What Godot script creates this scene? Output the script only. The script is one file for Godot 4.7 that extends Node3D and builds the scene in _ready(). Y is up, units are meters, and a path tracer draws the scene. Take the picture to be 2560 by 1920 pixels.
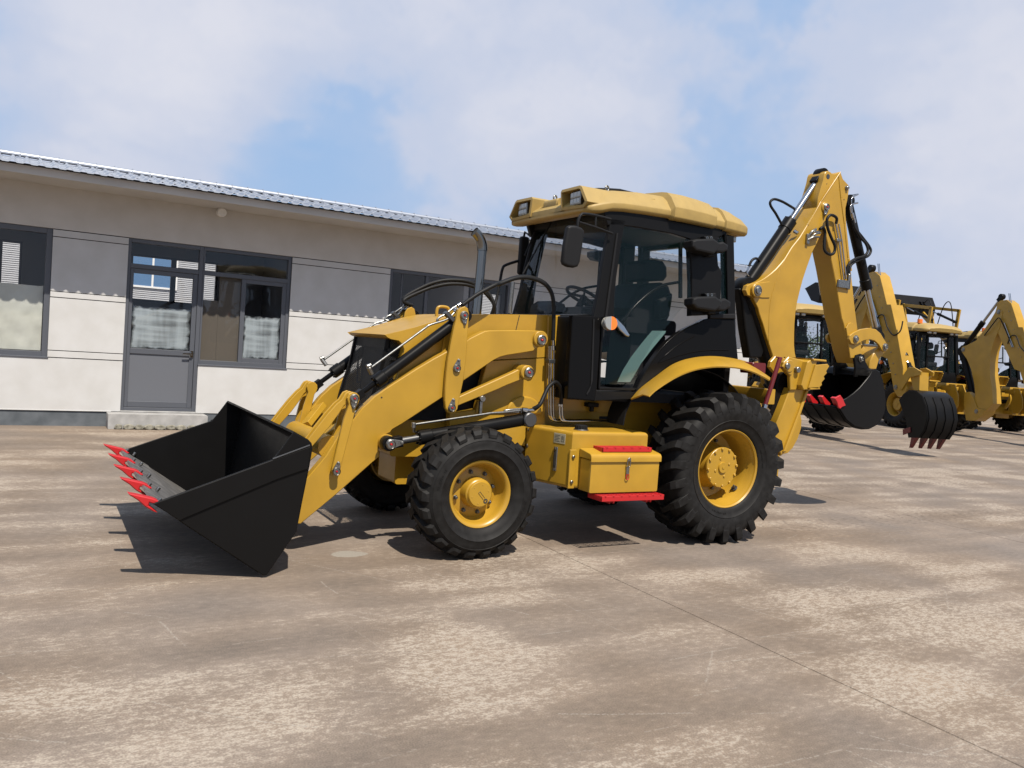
extends Node3D
# A yellow backhoe loader on a concrete yard in front of a low office building, with more loaders parked in a row behind.
# x runs along the loader from its front axle (0) to its rear, y up, z towards its left side and the camera; metres.

const CAM := Vector3(-2.874, 1.5807, 6.4091)
const FOCAL := 2104.0          # focal length in pixels of the 2560 x 1920 photograph
const YAW := 0.5165
const PITCH := -0.0447
const ROLL := 0.0723
const WALL := -7.0517          # distance of the office wall along its normal
const WALL_TURN := 0.0242

# corners and scales of the enlargements in which outlines were measured
const ZA := [700.0, 700.0, 0.25]
const ZB := [1050.0, 700.0, 0.25]
const ZC := [1240.0, 420.0, 0.25]
const ZD := [1400.0, 700.0, 0.25]
const ZE := [1800.0, 420.0, 0.25]
const ZF := [1840.0, 780.0, 0.25]
const Z4 := [1240.0, 440.0, 0.3496]
const R1 := [240.0, 960.0, 0.30136]

var M := {}
var cam_r := Vector3.ZERO
var cam_u := Vector3.ZERO
var cam_f := Vector3.ZERO

func camera_axes():
	var r := Vector3(cos(YAW), 0, sin(YAW))
	var f := Vector3(sin(YAW), 0, -cos(YAW))
	var up := Vector3.UP
	cam_f = f * cos(PITCH) + up * sin(PITCH)
	var u2 := up * cos(PITCH) - f * sin(PITCH)
	cam_r = r * cos(ROLL) + u2 * sin(ROLL)
	cam_u = u2 * cos(ROLL) - r * sin(ROLL)

func view_ray(Z: Array, u: float, v: float) -> Vector3:
	var px: float = Z[0] + u * Z[2]
	var py: float = Z[1] + v * Z[2]
	return cam_f + cam_r * ((px - 1280.0) / FOCAL) - cam_u * ((py - 960.0) / FOCAL)

func at_z(Z: Array, u: float, v: float, z: float) -> Vector3:      # a measured point on the upright plane at this z
	var d := view_ray(Z, u, v)
	return CAM + d * ((z - CAM.z) / d.z)

func outline(Z: Array, a: Array, z: float) -> PackedVector2Array:   # measured outline [u, v, u, v, ...] on the plane at z
	var o := PackedVector2Array()
	for i in range(0, a.size(), 2):
		var p := at_z(Z, a[i], a[i + 1], z)
		o.append(Vector2(p.x, p.y))
	return o

# ---------------------------------------------------------------- sky, light, camera
func set_up():
	camera_axes()
	var c := Camera3D.new()
	c.name = "camera"
	c.fov = rad_to_deg(2.0 * atan(960.0 / FOCAL))
	c.near = 0.05
	c.far = 4000.0
	add_child(c)
	c.transform = Transform3D(Basis(cam_r, cam_u, -cam_f), CAM)
	c.current = true
	var e := Environment.new()
	e.background_mode = Environment.BG_SKY
	var sky := Sky.new()
	var sm := PanoramaSkyMaterial.new()
	sm.panorama = ImageTexture.create_from_image(sky_image())
	sm.energy_multiplier = 0.62
	sky.sky_material = sm
	e.sky = sky
	e.tonemap_mode = Environment.TONE_MAPPER_LINEAR
	e.tonemap_exposure = 1.6
	e.sdfgi_enabled = true
	e.ssao_enabled = true
	e.ssil_enabled = true
	var w := WorldEnvironment.new()
	w.name = "world_environment"
	w.environment = e
	add_child(w)
	var s := DirectionalLight3D.new()
	s.name = "sun"
	s.light_energy = 1.4
	s.light_color = Color(1.0, 0.965, 0.915)
	s.light_angular_distance = 0.5
	s.shadow_enabled = true
	add_child(s)
	s.look_at_from_position(Vector3.ZERO, Vector3(0.028, -1.0, -0.62), Vector3.FORWARD)

func sky_image() -> Image:
	var W := 1536
	var H := 768
	var im := Image.create(W, H, false, Image.FORMAT_RGBF)
	var n := FastNoiseLite.new()
	n.seed = 11
	n.noise_type = FastNoiseLite.TYPE_SIMPLEX_SMOOTH
	n.frequency = 1.0
	n.fractal_type = FastNoiseLite.FRACTAL_FBM
	n.fractal_octaves = 6
	n.fractal_gain = 0.52
	n.domain_warp_enabled = true
	n.domain_warp_amplitude = 0.25
	n.domain_warp_frequency = 1.6
	var veil := FastNoiseLite.new()
	veil.seed = 5
	veil.frequency = 0.6
	veil.fractal_octaves = 3
	# where the photograph shows billows (>0) and open blue (<0): [px, py, radius, weight]
	var spots := [[500, 130, 360, 0.85], [90, 300, 300, 0.5], [330, 330, 270, 0.6], [870, 300, 220, -0.85], [690, 400, 150, -0.65], [30, 40, 90, -0.5], [1250, 300, 170, 0.6], [1050, 450, 190, 0.4],
		[1750, 240, 140, -0.3], [2010, 210, 140, -0.3], [1750, 350, 130, -0.22], [1500, 120, 460, 0.3], [2300, 480, 520, 0.22], [2300, 150, 420, 0.4], [950, 60, 150, 0.2]]
	var dirs := []
	for s in spots:
		dirs.append([view_ray([0.0, 0.0, 1.0], s[0], s[1]).normalized(), s[2] / FOCAL, s[3]])
	for y in H:
		var el := PI * 0.5 - PI * (y + 0.5) / H
		var ce := cos(el)
		var se := sin(el)
		for x in W:
			var az := TAU * (x + 0.5) / W
			var d := Vector3(sin(az) * ce, se, -cos(az) * ce)
			var up := maxf(se, 0.0)
			var blue := Color(0.23, 0.44, 0.78).lerp(Color(0.43, 0.575, 0.80), exp(-up * 2.6))
			if se < 0.0:
				im.set_pixel(x, y, Color(0.30, 0.28, 0.25).lerp(blue, clampf(1.0 + se * 14.0, 0.0, 1.0)))
				continue
			var p := Vector3(d.x, d.y * 1.7, d.z) * 1.6
			var m := n.get_noise_3d(p.x * 1.3, p.y * 1.3, p.z * 1.3) * 1.2
			m += veil.get_noise_3d(p.x * 2.0, p.y * 3.0, p.z * 2.0) * 0.3 + 0.12
			for q in dirs:
				var c: float = d.dot(q[0])
				if c > 0.85:
					var a := acos(minf(c, 1.0)) / float(q[1])
					m += 0.56 * float(q[2]) * exp(-a * a)
			var thick := 0.36 * smoothstep(-0.8, 0.4, m) + 0.56 * smoothstep(-0.12, 0.44, m) + 0.08 * smoothstep(0.3, 0.9, m)
			var white := Color(0.60, 0.645, 0.78).lerp(Color(0.74, 0.75, 0.83), clampf((m - 0.45) * 1.5, 0.0, 1.0))
			im.set_pixel(x, y, blue.lerp(white, thick * 0.95))
	return im

# ---------------------------------------------------------------- materials
func noise_tex(freq: float, a: Color, b: Color, sd: int, size := 256, oct := 4) -> NoiseTexture2D:
	var n := FastNoiseLite.new()
	n.seed = sd
	n.frequency = freq
	n.fractal_octaves = oct
	var t := NoiseTexture2D.new()
	t.width = size
	t.height = size
	t.seamless = true
	t.noise = n
	var g := Gradient.new()
	g.set_color(0, a)
	g.set_color(1, b)
	t.color_ramp = g
	return t

func mat(called: String, c: Color, rough: float, metal := 0.0, spec := 0.5) -> StandardMaterial3D:
	var m := StandardMaterial3D.new()
	m.resource_name = called
	m.albedo_color = c
	m.roughness = rough
	m.metallic = metal
	m.metallic_specular = spec
	M[called] = m
	return m

func grain(m: StandardMaterial3D, t: Texture2D, scale: float, world := true):
	m.albedo_texture = t
	m.uv1_triplanar = true
	m.uv1_world_triplanar = world
	m.uv1_scale = Vector3(scale, scale, scale)

func clear(called: String, c: Color, a: float, rough := 0.02) -> StandardMaterial3D:
	var m := mat(called, Color(c.r, c.g, c.b, a), rough)
	m.transparency = BaseMaterial3D.TRANSPARENCY_ALPHA
	return m

func lin(r: float, g: float, b: float) -> Color:
	return Color(r, g, b).linear_to_srgb()

func materials():
	var dust := noise_tex(0.012, Color(0.90, 0.90, 0.91), Color(1, 1, 1), 3)
	var m := mat("yellow", lin(0.405, 0.232, 0.021), 0.36)
	grain(m, dust, 0.7, false)
	m.roughness_texture = noise_tex(0.02, Color(0.8, 0.8, 0.8), Color(1.15, 1.15, 1.15), 8)
	m = mat("roof_yellow", lin(0.335, 0.228, 0.066), 0.55)
	grain(m, noise_tex(0.03, Color(0.92, 0.92, 0.93), Color(1, 1, 1), 9), 1.2, false)
	m = mat("black_paint", lin(0.006, 0.0058, 0.0058), 0.42, 0.0, 0.25)
	m.roughness_texture = noise_tex(0.02, Color(0.75, 0.75, 0.75), Color(1, 1, 1), 12)
	m.uv1_triplanar = true
	m.uv1_scale = Vector3(0.8, 0.8, 0.8)
	mat("black_gloss", lin(0.005, 0.0048, 0.0048), 0.2, 0.0, 0.2)
	mat("black_plastic", lin(0.010, 0.010, 0.0105), 0.55, 0.0, 0.3)
	mat("hose", lin(0.009, 0.009, 0.009), 0.5, 0.0, 0.3)
	m = mat("rubber", lin(0.0175, 0.017, 0.0165), 0.62, 0.0, 0.3)
	grain(m, noise_tex(0.03, Color(0.62, 0.60, 0.58), Color(1, 1, 1), 21, 256, 5), 1.6, false)
	mat("chrome", lin(0.42, 0.42, 0.42), 0.14, 1.0)
	m = mat("zinc", lin(0.36, 0.355, 0.335), 0.36, 1.0)
	grain(m, noise_tex(0.03, Color(0.75, 0.75, 0.74), Color(1, 1, 1), 33), 6.0, false)
	mat("exhaust_steel", lin(0.20, 0.195, 0.18), 0.16, 1.0)
	mat("steel_dark", lin(0.10, 0.10, 0.10), 0.4, 0.8)
	m = mat("worn_steel", lin(0.20, 0.19, 0.175), 0.55, 0.2)
	grain(m, noise_tex(0.02, Color(0.55, 0.55, 0.56), Color(1, 1, 1), 41, 256, 5), 1.3, false)
	mat("red", lin(0.40, 0.012, 0.014), 0.38)
	mat("dark_red", lin(0.10, 0.008, 0.010), 0.35)
	mat("orange_lamp", lin(0.75, 0.17, 0.02), 0.15)
	mat("clear_lamp", lin(0.36, 0.35, 0.32), 0.14, 0.5)
	mat("white_paint", lin(0.72, 0.72, 0.70), 0.5)
	mat("label_print", lin(0.30, 0.27, 0.18), 0.5)
	clear("cab_glass", lin(0.004, 0.020, 0.018), 0.15).metallic_specular = 0.3
	clear("lower_glass", lin(0.085, 0.155, 0.14), 0.82, 0.12)
	mat("seat_cloth", lin(0.009, 0.009, 0.011), 0.7, 0.0, 0.3)
	mat("cab_trim", lin(0.013, 0.013, 0.014), 0.7, 0.0, 0.3)
	# perforated sheet: a fine screen of holes
	var im := Image.create(64, 64, false, Image.FORMAT_RGBA8)
	for y in 64:
		for x in 64:
			var a := Vector2(posmod(x + 16, 32) - 16, posmod(y + 16, 32) - 16).length()
			var b := Vector2(posmod(x, 32) - 16, posmod(y, 32) - 16).length()
			im.set_pixel(x, y, Color(1, 1, 1, 0.0 if minf(a, b) < 9.0 else 1.0))
	m = mat("screen_mesh", lin(0.012, 0.012, 0.012), 0.45)
	m.transparency = BaseMaterial3D.TRANSPARENCY_ALPHA_SCISSOR
	m.alpha_scissor_threshold = 0.5
	m.cull_mode = BaseMaterial3D.CULL_DISABLED
	grain(m, ImageTexture.create_from_image(im), 28.0, false)
	# building
	m = mat("plaster", lin(0.495, 0.495, 0.49), 0.85)
	grain(m, noise_tex(0.012, Color(0.945, 0.94, 0.93), Color(1, 1, 1), 51, 512, 6), 0.35)
	m = mat("upper_plaster", lin(0.51, 0.49, 0.46), 0.85)
	grain(m, noise_tex(0.012, Color(0.945, 0.94, 0.93), Color(1, 1, 1), 58, 512, 6), 0.35)
	m = mat("soffit_paint", lin(0.50, 0.48, 0.45), 0.85)
	grain(m, noise_tex(0.01, Color(0.93, 0.93, 0.93), Color(1, 1, 1), 52, 256, 5), 0.4)
	m = mat("plinth_grey", lin(0.125, 0.137, 0.15), 0.9)
	grain(m, noise_tex(0.02, Color(0.72, 0.74, 0.75), Color(1, 1, 1), 53, 256, 5), 0.6)
	mat("groove", lin(0.02, 0.02, 0.02), 0.9)
	m = mat("frame_grey", lin(0.072, 0.078, 0.092), 0.42)
	mat("door_grey", lin(0.105, 0.112, 0.128), 0.5)
	clear("window_glass", lin(0.006, 0.008, 0.012), 0.17)
	mat("insect_screen", lin(0.115, 0.10, 0.08), 0.8)
	mat("room", lin(0.28, 0.27, 0.26), 0.8)
	mat("room_wall", lin(0.42, 0.42, 0.42), 0.9)
	mat("roof_metal", lin(0.30, 0.325, 0.37), 0.46, 0.6)
	m = mat("concrete_step", lin(0.36, 0.355, 0.345), 0.9)
	grain(m, noise_tex(0.02, Color(0.8, 0.8, 0.8), Color(1, 1, 1), 55, 256, 5), 0.8)
	m = mat("rubble", lin(0.36, 0.34, 0.28), 0.95)
	grain(m, noise_tex(0.03, Color(0.5, 0.5, 0.48), Color(1, 1, 1), 56, 256, 5), 1.5)
	mat("cladding", lin(0.45, 0.46, 0.475), 0.6)
	clear("blue_glass", lin(0.10, 0.20, 0.36), 0.85, 0.05)
	m = mat("paper", lin(0.62, 0.64, 0.58), 0.85)
	grain(m, noise_tex(0.012, Color(0.90, 0.90, 0.89), Color(1, 1, 1), 57, 256, 5), 0.7)
	m = mat("film", lin(0.40, 0.46, 0.49), 0.7)
	m.transparency = BaseMaterial3D.TRANSPARENCY_ALPHA
	m.albedo_texture = ImageTexture.create_from_image(film_image())
	m = mat("bark", lin(0.09, 0.065, 0.045), 0.95)
	m = mat("leaf", lin(0.055, 0.085, 0.025), 0.7)
	m.vertex_color_use_as_albedo = true
	m.backlight = Color(0.25, 0.35, 0.1)
	m.cull_mode = BaseMaterial3D.CULL_DISABLED
	ground_material()

func film_image() -> Image:        # brushed-on white film: patchy strokes, down and across
	var n := FastNoiseLite.new()
	n.seed = 71
	n.frequency = 0.014
	n.fractal_octaves = 3
	var im := Image.create(256, 256, false, Image.FORMAT_RGBA8)
	for y in 256:
		for x in 256:
			var down := n.get_noise_2d(x * 1.6, y * 0.16)
			var over := n.get_noise_2d(x * 0.16 + 300.0, y * 1.5)
			var edge := minf(minf(x, 255 - x), minf(y * 0.8, 255 - y)) / 14.0 + n.get_noise_2d(x * 1.2, y * 1.2 + 900.0) * 0.8
			var a := clampf(0.78 + down * 0.28 + over * 0.42, 0.3, 0.95) * clampf(edge, 0.0, 1.0)
			im.set_pixel(x, y, Color(1, 1, 1, a))
	return im

func ground_material():
	var S := 2048
	var layers := []
	for k in [[0.0030, 8, 61], [0.0065, 8, 62], [0.016, 7, 63], [0.0020, 6, 64], [0.16, 3, 65]]:
		var n := FastNoiseLite.new()
		n.frequency = k[0]
		n.fractal_octaves = k[1]
		n.seed = k[2]
		if k[2] == 63 or k[2] == 65:
			var t: Image = n.get_seamless_image(S / (8 if k[2] == 63 else 2), S)     # strokes and flecks drawn out along the yard
			t.resize(S, S, Image.INTERPOLATE_CUBIC)
			layers.append(t.get_data())
		else:
			layers.append(n.get_seamless_image(S, S).get_data())
	var base := PackedByteArray()
	base.resize(S * S * 3)
	var l0: PackedByteArray = layers[0]
	var l1: PackedByteArray = layers[1]
	var l2: PackedByteArray = layers[2]
	var l3: PackedByteArray = layers[3]
	var l4: PackedByteArray = layers[4]
	var dice := RandomNumberGenerator.new()
	dice.seed = 44
	var was := 128.0
	for i in S * S:
		was = was * 0.45 + (dice.randi() & 255) * 0.55           # grain, run together a little along the yard
		var a := l0[i] / 255.0
		var b := l1[i] / 255.0
		var s := l2[i] / 255.0
		var w := l3[i] / 255.0
		var v := 0.98 + (b - 0.5) * 0.18 + (s - 0.5) * 0.17 + (l4[i] / 255.0 - 0.5) * 0.14
		var warm := (a - 0.5) * 0.10
		var pale := (a - 0.52) * 1.9 + (b - 0.5) * 1.9 + (s - 0.5) * 1.9 + (w - 0.5) * 1.4
		var wear := clampf(pale * 0.75 + 0.30, 0.05, 0.95)                     # how much of the brown skin is worn off here
		var fleck := clampf((was * 0.62 + l4[i] * 0.38 - (184.0 - 74.0 * wear)) / 30.0, 0.0, 1.0) * (0.35 + 0.5 * wear)
		var flat := 0.16 * wear
		var k := clampf(fleck + flat, 0.0, 1.0)
		base[i * 3] = int(clampf(lerpf(131.0 * v * (1.0 + warm * 0.6), 172.0, k), 0, 255))
		base[i * 3 + 1] = int(clampf(lerpf(116.0 * v, 160.0, k), 0, 255))
		base[i * 3 + 2] = int(clampf(lerpf(101.0 * v * (1.0 - warm), 144.0, k), 0, 255))
	# tyre prints behind the loader, and a patch of spilt cement: metres (x, z) to texels
	var per := S / 15.0
	for track in [[5.2, 10.4, -1.25], [3.4, 8.4, 0.6]]:
		var x: float = track[0]
		while x < track[1]:
			for side in [-1.0, 1.0]:
				for t in int(0.20 * per):
					for w in int(0.055 * per):
						var px: float = x + side * 0.06 + w / per + t / per * 0.55
						var pz: float = track[2] + side * (0.02 + t / per)
						var i := posmod(int(pz * per), S) * S + posmod(int(px * per), S)
						if l4[i] > 118:
							continue
						for ch in 3:
							base[i * 3 + ch] = int(base[i * 3 + ch] * 0.86)
			x += 0.18
	for ty in range(int(-0.25 * per), int(0.25 * per)):
		for tx in range(int(-0.5 * per), int(0.5 * per)):
			var i := posmod(int(0.63 * per) + ty, S) * S + posmod(int(-0.83 * per) + tx, S)
			var rr := Vector2(tx / per / 0.14, ty / per / 0.085).length() + (l1[i] - 128) / 128.0 * 0.9
			if rr < 1.0:
				base[i * 3] = 150
				base[i * 3 + 1] = 143
				base[i * 3 + 2] = 131
	# scrape marks left by buckets and tyres
	var rng := RandomNumberGenerator.new()
	rng.seed = 23
	for k in 900:
		var x := rng.randf() * S
		var y := rng.randf() * S
		var a := rng.randfn() * 0.35 + (0.0 if k % 3 else 1.2)
		var n := int(rng.randf_range(6.0, 110.0) * (2.2 if k % 11 == 0 else 1.0))
		var strength := rng.randi_range(90, 235)
		for t in n:
			x += cos(a)
			y += sin(a)
			a += rng.randfn() * 0.012
			if rng.randf() < 0.25:
				continue
			var i := posmod(int(y), S) * S + posmod(int(x), S)
			var u := strength / 255.0 * 0.8
			base[i * 3] = int(lerpf(base[i * 3], 165.0, u))
			base[i * 3 + 1] = int(lerpf(base[i * 3 + 1], 157.0, u))
			base[i * 3 + 2] = int(lerpf(base[i * 3 + 2], 145.0, u))
	var m := mat("concrete", Color.WHITE, 0.86)
	m.albedo_texture = ImageTexture.create_from_image(Image.create_from_data(S, S, false, Image.FORMAT_RGB8, base))
	m.detail_enabled = true
	m.detail_uv_layer = BaseMaterial3D.DETAIL_UV_2
	m.detail_blend_mode = BaseMaterial3D.BLEND_MODE_MUL
	m.detail_albedo = noise_tex(0.22, Color(0.74, 0.74, 0.745), Color(1, 1, 1), 81, 1024, 4)     # sand grain of the concrete

# ---------------------------------------------------------------- shapes
func mb() -> SurfaceTool:
	var st := SurfaceTool.new()
	st.begin(Mesh.PRIMITIVE_TRIANGLES)
	return st

func tri(st: SurfaceTool, a: Vector3, b: Vector3, c: Vector3, na: Vector3, nb: Vector3, nc: Vector3):
	if (b - a).cross(c - a).dot(na + nb + nc) > 0.0:
		st.set_normal(na)
		st.add_vertex(a)
		st.set_normal(nc)
		st.add_vertex(c)
		st.set_normal(nb)
		st.add_vertex(b)
	else:
		st.set_normal(na)
		st.add_vertex(a)
		st.set_normal(nb)
		st.add_vertex(b)
		st.set_normal(nc)
		st.add_vertex(c)

func quad(st: SurfaceTool, a: Vector3, b: Vector3, c: Vector3, d: Vector3, out: Vector3):
	var n := (b - a).cross(c - a)
	if n.length() < 1e-12:
		n = (c - a).cross(d - a)
	n = n.normalized()
	if n.dot(out) < 0.0:
		n = -n
	tri(st, a, b, c, n, n, n)
	tri(st, a, c, d, n, n, n)

func inset(p: PackedVector2Array, d: float) -> PackedVector2Array:
	var o := PackedVector2Array()
	var n := p.size()
	for i in n:
		var e0 := (p[i] - p[(i + n - 1) % n]).normalized()
		var e1 := (p[(i + 1) % n] - p[i]).normalized()
		var n0 := Vector2(-e0.y, e0.x)
		var n1 := Vector2(-e1.y, e1.x)
		var b := n0 + n1
		var k := maxf(1.0 + n0.dot(n1), 0.35)
		o.append(p[i] + b * (d / k))
	return o

func extrude(st: SurfaceTool, poly: PackedVector2Array, z0: float, z1: float, xf := Transform3D.IDENTITY, bev := 0.004, seg := 1):
	var p := poly.duplicate()
	if Geometry2D.is_polygon_clockwise(p):
		p.reverse()
	# Godot's test is made for y down: keep a positive area
	var area := 0.0
	for i in p.size():
		area += p[i].cross(p[(i + 1) % p.size()])
	if area < 0.0:
		p.reverse()
	var n := p.size()
	var za := minf(z0, z1)
	var zb := maxf(z0, z1)
	bev = minf(bev, (zb - za) * 0.45)
	var levels := []            # [z, inset, share of the outward normal]
	if bev > 0.0:
		for k in seg + 1:
			var t := PI * 0.5 * k / seg
			levels.append([za + bev * (1.0 - cos(t)), bev * (1.0 - sin(t))])
		for k in seg + 1:
			var t := PI * 0.5 * k / seg
			levels.append([zb - bev + bev * sin(t), bev * (1.0 - cos(t))])
	else:
		levels = [[za, 0.0], [zb, 0.0]]
	var rings := []
	for l in levels:
		rings.append(inset(p, l[1]) if l[1] > 1e-6 else p)
	var vn := []                # outward 2D normals at both ends of each edge, rounded where the outline bends little
	for i in n:
		var e := (p[(i + 1) % n] - p[i]).normalized()
		vn.append(Vector2(e.y, -e.x))
	for li in range(1, levels.size()):
		var dz: float = levels[li][0] - levels[li - 1][0]
		var di: float = levels[li][1] - levels[li - 1][1]
		var nz := 0.0
		var nr := 1.0
		if absf(di) > 1e-7:
			var v := Vector2(dz, di).normalized()
			nr = absf(v.x)
			nz = v.y
		var r0: PackedVector2Array = rings[li - 1]
		var r1: PackedVector2Array = rings[li]
		for i in n:
			var j := (i + 1) % n
			var na: Vector2 = vn[i]
			var nb: Vector2 = vn[i]
			var before: Vector2 = vn[(i + n - 1) % n]
			var after: Vector2 = vn[j]
			if na.dot(before) > 0.80:
				na = (na + before).normalized()
			if nb.dot(after) > 0.80:
				nb = (nb + after).normalized()
			var A := xf * Vector3(r0[i].x, r0[i].y, levels[li - 1][0])
			var B := xf * Vector3(r0[j].x, r0[j].y, levels[li - 1][0])
			var C := xf * Vector3(r1[j].x, r1[j].y, levels[li][0])
			var D := xf * Vector3(r1[i].x, r1[i].y, levels[li][0])
			var nA := (xf.basis * Vector3(na.x * nr, na.y * nr, nz)).normalized()
			var nB := (xf.basis * Vector3(nb.x * nr, nb.y * nr, nz)).normalized()
			tri(st, A, B, C, nA, nB, nB)
			tri(st, A, C, D, nA, nB, nA)
	for side in 2:
		var ring: PackedVector2Array = rings[0] if side == 0 else rings[rings.size() - 1]
		var z := za if side == 0 else zb
		var idx := Geometry2D.triangulate_polygon(ring)
		if idx.is_empty():
			ring = p
			idx = Geometry2D.triangulate_polygon(p)
		var nn := (xf.basis * Vector3(0, 0, -1 if side == 0 else 1)).normalized()
		for t in range(0, idx.size(), 3):
			tri(st, xf * Vector3(ring[idx[t]].x, ring[idx[t]].y, z), xf * Vector3(ring[idx[t + 1]].x, ring[idx[t + 1]].y, z), xf * Vector3(ring[idx[t + 2]].x, ring[idx[t + 2]].y, z), nn, nn, nn)

func face_sheet(st: SurfaceTool, poly: PackedVector2Array, z: float, xf := Transform3D.IDENTITY):
	# one thin sheet, for panes
	var idx := Geometry2D.triangulate_polygon(poly)
	var n := (xf.basis * Vector3(0, 0, 1)).normalized()
	for t in range(0, idx.size(), 3):
		tri(st, xf * Vector3(poly[idx[t]].x, poly[idx[t]].y, z), xf * Vector3(poly[idx[t + 1]].x, poly[idx[t + 1]].y, z), xf * Vector3(poly[idx[t + 2]].x, poly[idx[t + 2]].y, z), n, n, n)

func rect(x0: float, y0: float, x1: float, y1: float, c := 0.0) -> PackedVector2Array:
	if c <= 0.0:
		return PackedVector2Array([Vector2(x0, y0), Vector2(x1, y0), Vector2(x1, y1), Vector2(x0, y1)])
	var o := PackedVector2Array()
	for k in 4:
		var cx := x1 - c if k == 0 or k == 1 else x0 + c
		var cy := y0 + c if k == 0 or k == 3 else y1 - c
		for s in 4:
			var t := -PI * 0.5 + PI * 0.5 * k + PI * 0.5 * s / 3.0
			o.append(Vector2(cx + cos(t) * c, cy + sin(t) * c))
	return o

func box(st: SurfaceTool, a: Vector3, b: Vector3, bev := 0.004, xf := Transform3D.IDENTITY, corner := -1.0):
	var lo := a.min(b)
	var hi := a.max(b)
	var bb := minf(bev, minf(hi.x - lo.x, hi.y - lo.y) * 0.4)
	extrude(st, rect(lo.x, lo.y, hi.x, hi.y, bb if corner < 0.0 else corner), lo.z, hi.z, xf, bb)

func bar(st: SurfaceTool, a: Vector3, b: Vector3, w: float, d: float, side := Vector3(0, 0, 1), bev := 0.003):
	# a beam of section w x d from a to b; d is measured along «side»
	var y := (b - a).normalized()
	var z := (side - y * side.dot(y)).normalized()
	var x := y.cross(z)
	box(st, Vector3(-w / 2, 0, -d / 2), Vector3(w / 2, (b - a).length(), d / 2), bev, Transform3D(Basis(x, y, z), a))

func axes_for(dir: Vector3) -> Basis:
	var z := dir.normalized()
	var h := Vector3.UP if absf(z.y) < 0.9 else Vector3.RIGHT
	var x := h.cross(z).normalized()
	return Basis(x, z.cross(x), z)

func lathe(st: SurfaceTool, prof: Array, n: int, xf := Transform3D.IDENTITY):
	# prof: [Vector2(radius, z)...] turned round the z axis
	var m := prof.size()
	var sn := []
	for i in m - 1:
		var e: Vector2 = (prof[i + 1] - prof[i])
		sn.append(Vector2(e.y, -e.x).normalized())
	for i in m - 1:
		var na: Vector2 = sn[i]
		var nb: Vector2 = sn[i]
		if i > 0 and na.dot(sn[i - 1]) > 0.75:
			na = (na + sn[i - 1]).normalized()
		if i < m - 2 and nb.dot(sn[i + 1]) > 0.75:
			nb = (nb + sn[i + 1]).normalized()
		var p: Vector2 = prof[i]
		var q: Vector2 = prof[i + 1]
		for k in n:
			var t0 := TAU * k / n
			var t1 := TAU * (k + 1) / n
			var c0 := Vector3(cos(t0), sin(t0), 0)
			var c1 := Vector3(cos(t1), sin(t1), 0)
			var Z := Vector3(0, 0, 1)
			var a := xf * (c0 * p.x + Z * p.y)
			var b := xf * (c1 * p.x + Z * p.y)
			var c := xf * (c1 * q.x + Z * q.y)
			var d := xf * (c0 * q.x + Z * q.y)
			var B := xf.basis
			var n00 := B * (c0 * na.x + Z * na.y)
			var n10 := B * (c1 * na.x + Z * na.y)
			var n11 := B * (c1 * nb.x + Z * nb.y)
			var n01 := B * (c0 * nb.x + Z * nb.y)
			if q.x > 1e-5:
				tri(st, a, c, d, n00, n11, n01)
			if p.x > 1e-5:
				tri(st, a, b, c, n00, n10, n11)

func cyl(st: SurfaceTool, a: Vector3, b: Vector3, r: float, r2 := -1.0, n := 20, bev := 0.003):
	var e := r if r2 < 0.0 else r2
	var h := (b - a).length()
	var k := minf(bev, minf(h * 0.3, minf(r, e) * 0.4))
	lathe(st, [Vector2(0, 0), Vector2(r - k, 0), Vector2(r, k), Vector2(e, h - k), Vector2(e - k, h), Vector2(0, h)], n, Transform3D(axes_for(b - a), a))

func spline(pts: Array, k := 8) -> Array:
	var o := []
	var n := pts.size()
	for i in n - 1:
		var p0: Vector3 = pts[maxi(i - 1, 0)]
		var p1: Vector3 = pts[i]
		var p2: Vector3 = pts[i + 1]
		var p3: Vector3 = pts[mini(i + 2, n - 1)]
		for s in k:
			var t := float(s) / k
			o.append(0.5 * (2.0 * p1 + (p2 - p0) * t + (2.0 * p0 - 5.0 * p1 + 4.0 * p2 - p3) * t * t + (3.0 * p1 - p0 - 3.0 * p2 + p3) * t * t * t))
	o.append(pts[n - 1])
	return o

func tube(st: SurfaceTool, pts: Array, r: float, n := 10):
	var rings := []
	var up := Vector3.ZERO
	for i in pts.size():
		var a: Vector3 = pts[maxi(i - 1, 0)]
		var b: Vector3 = pts[mini(i + 1, pts.size() - 1)]
		var d := (b - a).normalized()
		if up == Vector3.ZERO:
			up = axes_for(d).y
		up = (up - d * up.dot(d)).normalized()
		var x := up.cross(d)
		var ring := []
		for k in n:
			var t := TAU * k / n
			ring.append([pts[i], x * cos(t) + up * sin(t)])
		rings.append(ring)
	for i in rings.size() - 1:
		for k in n:
			var A: Array = rings[i][k]
			var B: Array = rings[i][(k + 1) % n]
			var C: Array = rings[i + 1][(k + 1) % n]
			var D: Array = rings[i + 1][k]
			tri(st, A[0] + A[1] * r, B[0] + B[1] * r, C[0] + C[1] * r, A[1], B[1], C[1])
			tri(st, A[0] + A[1] * r, C[0] + C[1] * r, D[0] + D[1] * r, A[1], C[1], D[1])
	for e in 2:
		var ring: Array = rings[0] if e == 0 else rings[rings.size() - 1]
		var mid: Vector3 = pts[0] if e == 0 else pts[pts.size() - 1]
		var nb: Vector3 = pts[1] if e == 0 else pts[pts.size() - 2]
		var nn := (mid - nb).normalized()
		for k in n:
			tri(st, mid, mid + ring[k][1] * r, mid + ring[(k + 1) % n][1] * r, nn, nn, nn)

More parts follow.
